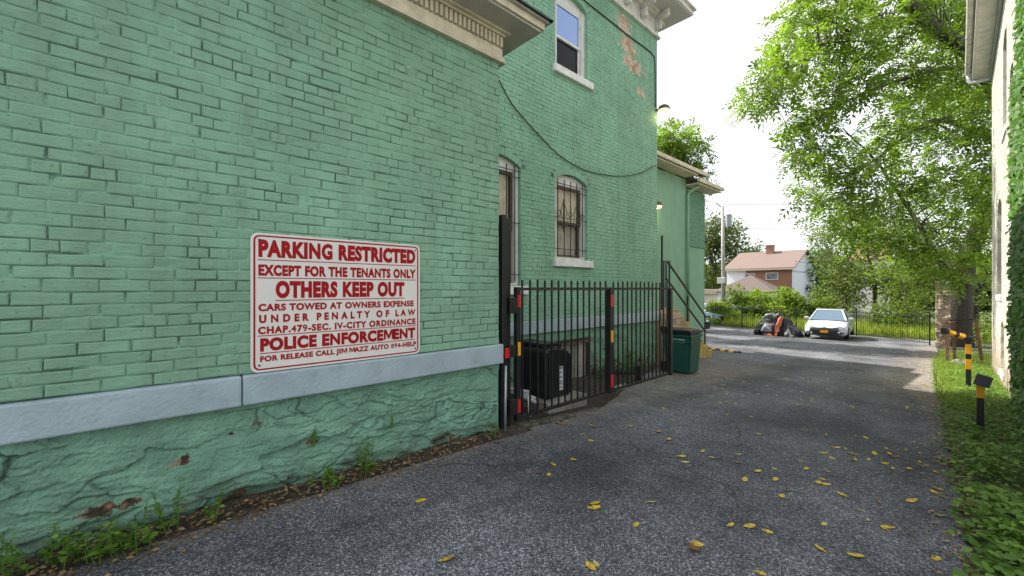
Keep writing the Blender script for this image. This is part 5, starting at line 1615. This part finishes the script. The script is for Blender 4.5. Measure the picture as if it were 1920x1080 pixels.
q = MB(); q.bar(e0.lerp(e1, .35), e0.lerp(e1, .8), .07); q.bar(e1.lerp(e2, .15), e1.lerp(e2, .75), .067); q.build('yellow_band', M_yel, ba)

wm = empty('wire_mesh_panel', (.1, 17.5, gz(17.5)), 'rusty wire mesh panel between two leaning wooden stakes', 'wire mesh')
s0, s0t = Vector((-.24, 17.5, gz(17.5) - .1)), Vector((-.26, 17.5, .46)); s1, s1t = Vector((.44, 17.6, gz(17.6) - .1)), Vector((.30, 17.6, .50))
M_stake = mat('reddish_wood', (.24, .13, .08), .85, var=.3, vscale=10)
for (a, c) in ((s0, s0t), (s1, s1t), (Vector((-.10, 17.9, gz(17.9) - .1)), Vector((-.14, 17.9, .44)))):
    q = MB(); q.bar(a, c, .075); q.build('stake', M_stake, wm)
q = MB(); q.bar(s0t + Vector((0, .02, -.02)), s1t + Vector((0, .02, .02)), .03)
NX, NZ = 9, 9
P = lambda u, v: s0.lerp(s1, u).lerp(s0t.lerp(s1t, u), .35 + .65 * v) + Vector((0, -.02 + .06 * math.sin(u * 3.1), 0))
for k in range(-NZ, NX):
    for sgn in (0, 1):
        pts = []
        for i in range(NZ + 1):
            u = (k + i) / NX
            if 0 <= u <= 1: pts.append(P(u if not sgn else 1 - u, i / NZ))
        if len(pts) > 1: q.tube(pts, .0075, 4)
q.build('wire_mesh', M_rust, wm)

pi_ = empty('stone_pillar', (-.5, 25.9, gz(25.9)), 'rough stone block pillar at the corner of the lot by the big tree', 'pillar')
q = MB(); rd = random.Random(5); z = gz(25.9) - .1
while z < 1.55:
    h = .2
    for side in range(2):
        for s2 in range(2):
            jx = rd.uniform(0, .045)
            bm = bmesh.new(); bmesh.ops.create_cube(bm, size=1); bmesh.ops.subdivide_edges(bm, edges=bm.edges[:], cuts=2, use_grid_fill=True)
            x0 = -.69 + side * .19 - (jx if side == 0 else 0); x1 = -.50 + side * .19 + (jx if side else 0)
            y0 = 25.65 + s2 * .26 - (jx if s2 == 0 else 0); y1 = 25.9 + s2 * .26 + (jx if s2 else 0)
            for v in bm.verts:
                n3 = noise.noise(v.co * 3 + Vector((z * 9, side * 3, s2 * 5))) * .03
                v.co = Vector((x0 + (v.co.x + .5) * (x1 - x0), y0 + (v.co.y + .5) * (y1 - y0), z + (v.co.z + .5) * (h - .012))) + Vector((n3, n3, n3 * .5))
            q.addbm(bm, rd.random())
    z += h
q.build('blocks', mat('rough_brown_stone', (.36, .28, .21), .9, var=.35, vscale=5, tone=.35, bump=.8, bscale=12, dist=.05), pi_)
q = MB(); q.box(-.70, -.29, 25.63, 26.2, 1.56, 1.60); q.box(-.675, -.325, 25.66, 26.15, gz(25.9), 1.56); q.build('core', mat('mortar_core', (.20, .17, .14), .9, var=.2), pi_)
q = MB(); 
bm = bmesh.new(); bmesh.ops.create_icosphere(bm, subdivisions=3, radius=.16)
for v in bm.verts: v.co = Vector((v.co.x * 1.3, v.co.y, v.co.z * .7)) * (1 + .25 * noise.noise(v.co * 6)) + Vector((0.02, 17.0, gz(17) + .05))
q.addbm(bm); tag(q.build('stone', mat('grey_boulder', (.25, .23, .2), .9, var=.3, vscale=8), smooth=True), 'grey stone lying at the foot of the wire mesh', 'stone')

# ================================================================== LOT FENCE
fe = empty('lot_fence', (-6, 30.9, gz(31)), 'long black iron picket fence along the far edge of the lot', 'fence')
FP = [on_ground(1348, 611), on_ground(1420, 615), on_ground(1510, 621), on_ground(1632, 631), on_ground(1752, 640)]
FP = [Vector((-13.2, 31.2, 0)), Vector((-10.2, 31.0, 0)), Vector((-7.0, 30.8, 0)), Vector((-4.0, 30.4, 0)), Vector((-.95, 27.2, 0))]
for k, p in enumerate(FP):
    q = MB(); q.bar((p.x, p.y, gz(p.y) - .05), (p.x, p.y, gz(p.y) + 1.55), .055); q.build('post', M_black, fe)
for a, c in zip(FP, FP[1:]):
    q = MB(); L_ = (c - a).length; n = int(L_ / .13)
    za, zc = gz(a.y), gz(c.y)
    for h in (.12, 1.32): q.bar((a.x, a.y, za + h), (c.x, c.y, zc + h), .028)
    for i in range(1, n):
        p = a.lerp(c, i / n); zz = za + (zc - za) * i / n
        q.bar((p.x, p.y, zz + .06), (p.x, p.y, zz + 1.42), .0135)
    q.build('picket_panel', M_black, fe)

# ================================================================== CARS
M_tyre = mat('tyre_rubber', (.012, .012, .012), .85)
M_rim = mat('alloy_rim', (.35, .35, .36), .35, metal=.8)
M_glass = glass_mat('car_glass', (.07, .12, .17), .03)  # sky reflection put into the blue base colour of the glass
M_light = glass_mat('headlamp_glass', (.25, .27, .3), .05)
def make_car(name, label, loc, rz, paint, plate=None):
    r = empty(name, loc, label, 'car', None, rz)
    St = [(0.0, .62, .30, .60), (.06, .76, .24, .66), (.22, .84, .20, .71), (.5, .875, .19, .77), (.95, .89, .19, .85), (1.35, .895, .19, .92), (2.2, .9, .19, .95), (3.4, .9, .19, .97), (4.0, .885, .2, .98), (4.35, .84, .25, .97), (4.55, .72, .36, .88)]
    m = MB(); rings = []
    for (y, w, zb, zt) in St:
        half = [(0, zb), (w * .86, zb), (w * .985, zb + .10), (w, zb + (zt - zb) * .45), (w * .975, zt - .12), (w * .90, zt - .03), (w * .6, zt), (0, zt + .012)]
        ring = [(-x, y, z) for x, z in half[::-1]] + [(x, y, z) for x, z in half[1:-1]]
        rings.append(ring)
    nr = len(rings[0])
    for rg in rings: m.v += rg
    for j in range(len(rings) - 1):
        for k in range(nr): m.face([j * nr + k, j * nr + (k + 1) % nr, (j + 1) * nr + (k + 1) % nr, (j + 1) * nr + k])
    m.face(list(range(nr))); m.face(list(reversed(range((len(rings) - 1) * nr, len(rings) * nr))))
    body = m.build('body', paint, r, smooth=True, local=True)
    # cabin
    bot = [(.76, 1.18, .92), (.80, 1.9, .95), (.80, 3.2, .96), (.74, 4.02, .96)]
    top = [(.54, 2.02, 1.40), (.57, 2.4, 1.435), (.56, 3.0, 1.43), (.52, 3.38, 1.37)]
    g = MB()
    def V(p, s): return (p[0] * s, p[1], p[2])
    g.poly([V(bot[0], -1), V(bot[0], 1), V(top[0], 1), V(top[0], -1)]); ws = g.build('windshield', M_glass, r, local=True)
    g = MB(); g.poly([V(bot[3], 1), V(bot[3], -1), V(top[3], -1), V(top[3], 1)]); g.build('rear_window', M_glass, r, local=True)
    for s in (-1, 1):
        g = MB()
        for k in range(3): g.poly([V(bot[k], s), V(bot[k + 1], s), V(top[k + 1], s), V(top[k], s)])
        g.build('side_window', M_glass, r, local=True)
    g = MB()
    for k in range(3):
        g.poly([V(top[k], -1), V(top[k], 1), V(top[k + 1], 1), V(top[k + 1], -1)])
    for s in (-1, 1):
        g.tube([V(bot[0], s), V(top[0], s), V(top[1], s), V(top[2], s), V(top[3], s), V(bot[3], s)], .04, 6)
        g.tube([(.80 * s, 2.55, .95), (.575 * s, 2.6, 1.42)], .035, 6)
        g.tube([V(bot[0], s), V(bot[1], s), V(bot[2], s), V(bot[3], s)], .022, 5)
    g.tube([V(top[0], -1), V(top[0], 1)], .03, 6)
    g.build('roof', paint, r, smooth=False, local=True)
    g = MB(); g.bbox(-.50, .50, -.035, .10, .30, .50, .02); g.build('grille', M_plastic, r, local=True)
    g = MB(); g.bbox(-.66, .66, -.02, .12, .215, .285, .015); g.build('front_lip', M_plastic, r, local=True)
    g = MB(); g.bbox(-.62, .62, -.012, .05, .575, .592, .004); g.build('bonnet_gap', M_plastic, r, local=True)
    g = MB(); g.bbox(-.06, .06, -.02, .02, .60, .64, .01); g.build('badge', M_rim, r, local=True)
    for s in (-1, 1):
        g = MB()
        P = [(.30, -.002, .585), (.78, .13, .615), (.80, .30, .665), (.62, .075, .665), (.34, .02, .625)]
        g.poly([(s * x, y - .035, z) for x, y, z in P]); g.poly([(s * x, y + .06, z) for x, y, z in P])
        n5 = len(P)
        for k in range(n5):
            a, b = P[k], P[(k + 1) % n5]
            g.poly([(s * a[0], a[1] - .035, a[2]), (s * b[0], b[1] - .035, b[2]), (s * b[0], b[1] + .06, b[2]), (s * a[0], a[1] + .06, a[2])])
        g.build('headlight', M_light, r, local=True)
        g = MB(); g.bbox(s * .66 - .09, s * .66 + .09, .0, .12, .33, .39, .01); g.build('fog_vent', M_plastic, r, local=True)
        g = MB(); g.bbox(s * .93 - .10, s * .93 + .10, 1.42, 1.58, .93, 1.06, .035); g.build('mirror', paint, r, local=True)
    if plate:
        g = MB(); g.box(-.16, .16, -.055, -.036, .36, .48); g.build('number_plate', plate, r, local=True)
    for (x, y) in ((-.80, .85), (.80, .85), (-.80, 3.55), (.80, 3.55)):
        s = 1 if x > 0 else -1
        w = MB(); w.tube([(x - .10 * s, y, .315), (x + .085 * s, y, .315), (x + .105 * s, y, .315)], [.315, .315, .28], 20)
        wo = w.build('wheel', M_tyre, r, local=True)
        w = MB(); w.tube([(x + .10 * s, y, .315), (x + .112 * s, y, .315)], [.21, .19], 16); w.build('rim', M_rim, wo, local=True)
    return r
M_wp = mat('silver_white_car_paint', (.50, .52, .54), .25); M_wp.node_tree.nodes['Principled BSDF'].inputs['Coat Weight'].default_value = .7
M_bp = mat('pale_blue_car_paint', (.34, .45, .60), .3)
M_kp = mat('black_car_paint', (.012, .013, .016), .25)
make_car('parked_car', 'silver white sedan with an orange number plate parked at the far end of the drive', (-4.55, 25.2, gz(25.4)), R(4), M_wp, mat('orange_plate', (.75, .32, .01), .5))
make_car('parked_car', 'pale blue car parked behind the fence, half hidden by the hedge', (-12.2, 33.5, gz(34)), R(70), M_bp)
make_car('parked_car', 'dark car mostly hidden behind the corner of the low wing', (-9.6, 23.2, gz(24)), R(82), M_kp)

# tarp-covered heap beside the car
def heap():
    c = Vector((-6.65, 25.9, gz(25.9)))
    r = empty('tarp_heap', c, 'heap under black and orange tarps beside the white car', 'covered heap')
    M_tarp = mat('black_tarp', (.012, .013, .018), .35, var=.3, vscale=4, bump=.8, bscale=9, dist=.05)
    M_or = mat('orange_cloth', (.55, .16, .09), .7, var=.3, vscale=6, bump=.6, bscale=10, dist=.04)
    M_clear = glass_mat('clouded_plastic', (.28, .29, .33), .2)
    def drape(pts, name, m, seed, amp=.07, sharp=1.):
        bm = bmesh.new()
        for p in pts: bm.verts.new((p[0], p[1], c.z + p[2]))
        bmesh.ops.convex_hull(bm, input=bm.verts[:])
        bmesh.ops.triangulate(bm, faces=bm.faces[:])
        for _ in range(4): bmesh.ops.subdivide_edges(bm, edges=[e for e in bm.edges if e.calc_length() > .10], cuts=1, use_grid_fill=False); bmesh.ops.triangulate(bm, faces=bm.faces[:])
        bm.normal_update()
        for v in bm.verts:
            k = v.co
            fold = noise.noise(Vector((k.x * 5 + seed, k.y * 5, k.z * 1.2))) * amp + noise.noise(Vector((k.x * 13, k.y * 13 + seed, k.z * 3))) * amp * .45
            v.co = v.co + v.normal * (fold - amp * .3)
            v.co.z = max(v.co.z, c.z + .005)
        q = MB(); q.addbm(bm); return q.build(name, m, r, smooth=True)
    drape([(-7.75, 25.3, 0), (-7.0, 24.9, 0), (-6.25, 25.1, 0), (-6.4, 26.9, 0), (-7.6, 26.7, 0), (-7.62, 25.5, .45), (-7.1, 25.55, 1.16), (-6.55, 25.5, 1.26), (-6.6, 26.3, 1.2)], 'black_tarp', M_tarp, 2)
    drape([(-6.55, 25.0, 0), (-5.75, 24.85, 0), (-5.5, 26.3, 0), (-6.6, 26.4, 0), (-6.38, 25.5, 1.1), (-6.12, 25.8, .98), (-5.8, 25.6, .5)], 'black_tarp', M_tarp, 5)
    drape([(-6.70, 24.80, .02), (-6.50, 24.78, .02), (-6.6, 25.3, .05), (-6.62, 24.98, .55), (-6.42, 25.2, 1.02), (-6.25, 25.35, 1.08), (-6.46, 25.3, 1.13), (-6.38, 25.6, 1.0)], 'orange_cloth', M_or, 8, .10)
    drape([(-7.2, 24.75, .02), (-6.6, 24.7, .02), (-6.8, 25.1, .2), (-6.95, 24.85, .14)], 'orange_cloth', M_or, 12, .05)
    drape([(-7.35, 25.05, .25), (-6.75, 24.95, .25), (-7.25, 25.2, .7), (-6.8, 25.15, .72), (-7.05, 24.93, .5), (-7.0, 25.4, .3)], 'clear_sheet', M_clear, 14, .05)
    q = MB(); q.tube([(-7.70, 25.45, c.z + .40), (-7.40, 25.35, c.z + .80), (-7.12, 25.3, c.z + 1.14), (-6.75, 25.4, c.z + 1.22)], .045, 8); q.build('silver_bar', M_galv, r, smooth=True)
    q = MB(); q.tube([(-7.75, 25.3, c.z + .2), (-6.4, 24.9, c.z + .25)], .04, 8); q.build('bumper', M_plastic, r, smooth=True)
    q = MB(); q.tube([(-7.62, 25.2, c.z + .17), (-7.40, 25.15, c.z + .17)], .17, 14); q.build('wheel', M_tyre, r)
heap()

# ================================================================== FAR HOUSE, POLE, GARAGE
def far_house():
    X0, X1, Y0, Y1, ze, zr = -17.9, -11.6, 49.5, 59.5, 3.45, 5.55
    g = gz(50)
    r = empty('far_house', (X0, Y0, g), 'house with brown roof, brick front and white gable beyond the hedge', 'house')
    M_fb = mat('orange_red_brick', (.28, .145, .095), .85, var=.15, vscale=6)
    n, l = M_fb.node_tree.nodes, M_fb.node_tree.links
    M_shin = mat('brown_shingles', (.165, .117, .098), .9, var=.12, vscale=14, bump=.3, bscale=20)
    M_side = mat('white_siding', (.62, .66, .72), .6, var=.04)
    q = MB(); q.box(X0 + 2.0, X1 - .01, Y0, Y0 + .3, g, ze); q.build('brick_wall', M_fb, r)
    q = MB(); q.box(X0, X0 + 2.0, Y0 - .02, Y0 + .3, g, ze); q.build('white_wall', M_side, r)
    ym = (Y0 + Y1) / 2
    q = MB(); b0 = 0
    q.v += [(X1, Y0 + .01, g), (X1, Y1, g), (X1, Y1, ze), (X1, ym, zr - .12), (X1, Y0 + .01, ze)]; q.v += [(X0 + .3, v[1], v[2]) for v in q.v[:5]]
    q.face([0, 1, 2, 3, 4]); q.face([9, 8, 7, 6, 5])
    for k in range(5): q.face([k, 5 + k, 5 + (k + 1) % 5, (k + 1) % 5])
    q.build('gable_wall', M_side, r)
    q = MB(); q.box(X1 + .003, X1 + .05, Y0, Y1, ze - .35, ze - .22); q.box(X1 + .003, X1 + .04, Y0 + 1, Y1 - 1, ze + .75, ze + .82); q.build('trim_band', mat('grey_trim', (.42, .46, .5), .6), r)
    q = MB()
    for (ya, yb) in ((Y0 - .45, ym), (Y1 + .45, ym)):
        zl = ze - .05
        P = [(X0 - .3, ya, zl), (X1 + .3, ya, zl), (X1 + .3, yb, zr), (X0 - .3, yb, zr)]
        T = [(p[0], p[1], p[2] + .12) for p in P]
        b0 = len(q.v); q.v += P + T
        for f in ((0, 1, 2, 3), (4, 5, 6, 7), (0, 1, 5, 4), (1, 2, 6, 5), (2, 3, 7, 6), (3, 0, 4, 7)): q.face([b0 + i for i in f])
    ro = q.build('roof', M_shin, r)
    q = MB(); q.box(X0 - .3, X1 + .3, Y0 - .50, Y0 - .455, ze - .16, ze + .02); q.build('eaves_board', mat('tan_fascia', (.42, .34, .27), .7), r)
    q = MB(); q.box(-15.1, -14.4, ym - 1.0, ym - .3, 4.6, 6.35); q.box(-15.16, -14.34, ym - 1.06, ym - .24, 6.2, 6.3); q.build('chimney', M_fb, ro)
    for (a, b, z0, z1, lab) in ((-16.0, -15.1, 1.5, 2.9, 0), (-13.9, -12.9, 2.35, 2.95, 1)):
        q = MB(); q.box(a - .08, b + .08, Y0 - .05, Y0 - .002, z0 - .08, z1 + .08); w = q.build('window', M_white, r)
        q = MB(); q.box(a, b, Y0 - .07, Y0 - .052, z0, z1); q.build('pane', M_glass, w)
    # hip-roofed porch in front
    q = MB(); a = (-14.6, 46.8, 2.75)
    C = [(-17.6, 44.8, 1.05), (-11.9, 44.8, 1.05), (-11.9, 49.4, 1.05), (-17.6, 49.4, 1.05)]
    for k in range(4): q.poly([C[k], C[(k + 1) % 4], a])
    q.poly(C[::-1]); q.build('porch_roof', mat('dull_porch_shingles', (.12, .092, .08), .9, var=.15, vscale=14), r)
    q = MB(); q.box(-17.2, -12.3, 45.2, 49.4, g, 1.04); q.build('porch_wall', M_side, r)
far_house()
q = MB(); q.box(-24, -16.6, 46, 52, gz(48), .75); ga = q.build('garage', mat('beige_wall', (.55, .50, .43), .7, var=.1)); tag(ga, 'low beige garage beyond the lot beside the low wing', 'garage')
q = MB(); q.box(-24.3, -16.4, 45.7, 52.3, .75, 1.25); q.build('roof', mat('garage_roof', (.36, .29, .25), .8), ga)
def block(x0, x1, y0, y1, z1, label, col):
    q = MB(); q.box(x0, x1, y0, y1, gz(60), z1); o = q.build('distant_house', mat('distant_wall', col, .8, var=.1, vscale=1)); tag(o, label, 'house')
    q = MB(); ym = (y0 + y1) / 2; xm = (x0 + x1) / 2
    q.poly([(x0 - .3, y0 - .3, z1), (x1 + .3, y0 - .3, z1), (x1 + .3, ym, z1 + 2), (x0 - .3, ym, z1 + 2)]); q.poly([(x0 - .3, y1 + .3, z1), (x1 + .3, y1 + .3, z1), (x1 + .3, ym, z1 + 2), (x0 - .3, ym, z1 + 2)][::-1])
    q.poly([(x1, y0, z1), (x1, y1, z1), (x1, ym, z1 + 1.95)]); q.poly([(x0, y1, z1), (x0, y0, z1), (x0, ym, z1 + 1.95)])
    q.build('roof', mat('distant_roof', (.30, .14, .11), .8), o)
block(-8.4, -5.6, 60, 66, 4.6, 'white house with red roof glimpsed through the trees on the right', (.6, .58, .55))

pole = empty('utility_pole', tuple(at(1357, 575, 34))[:2] + (gz(33),), 'grey wooden utility pole with transformer rising over the hedge', 'utility pole')
pb = at(1357, 560, 34); ptop = at(1355, 386, 34)
q = MB(); q.tube([(pb.x, pb.y, gz(pb.y)), (ptop.x, ptop.y, ptop.z)], [.17, .12], 10); q.build('pole', mat('silver_wood', (.36, .34, .32), .85, var=.2, vscale=5), pole, smooth=True)
q = MB(); q.bar((ptop.x - .1, ptop.y, ptop.z - .1), (ptop.x - .55, ptop.y, ptop.z + .35), .09)
for z in (.5, 1.0, 1.4): q.bar((ptop.x - .3, ptop.y, ptop.z - z), (ptop.x + .1, ptop.y, ptop.z - z), .07)
q.build('crossarm', M_wood, pole)
q = MB(); t0 = at(1366.5, 425, 34); q.tube([t0, t0 + Vector((0, 0, .95))], .22, 12); q.tube([t0 + Vector((0, 0, .95)), t0 + Vector((0, 0, 1.0))], .24, 12); q.build('transformer', mat('grey_can', (.33, .36, .38), .5), pole, smooth=False)
q = MB(); t0 = at(1353, 526, 33.8); q.bbox(t0.x - .3, t0.x + .3, t0.y - .15, t0.y + .15, t0.z - .25, t0.z + .25, .03); q.build('meter_box', mat('pale_box', (.5, .5, .5), .5), pole)
def wire(a, b, sag, label):
    q = MB(); q.tube([a.lerp(b, t / 12) - Vector((0, 0, sag * 4 * (t / 12) * (1 - t / 12))) for t in range(13)], .028, 4); tag(q.build('power_line', M_dark), label, 'power line', 'power lines from the utility pole')
wire(at(1357, 383, 34), at(1900, 368, 34), .25, 'upper power line running right from the pole top')
wire(at(1362, 428, 34), at(1900, 418, 34), .15, 'lower power line running right from the transformer')
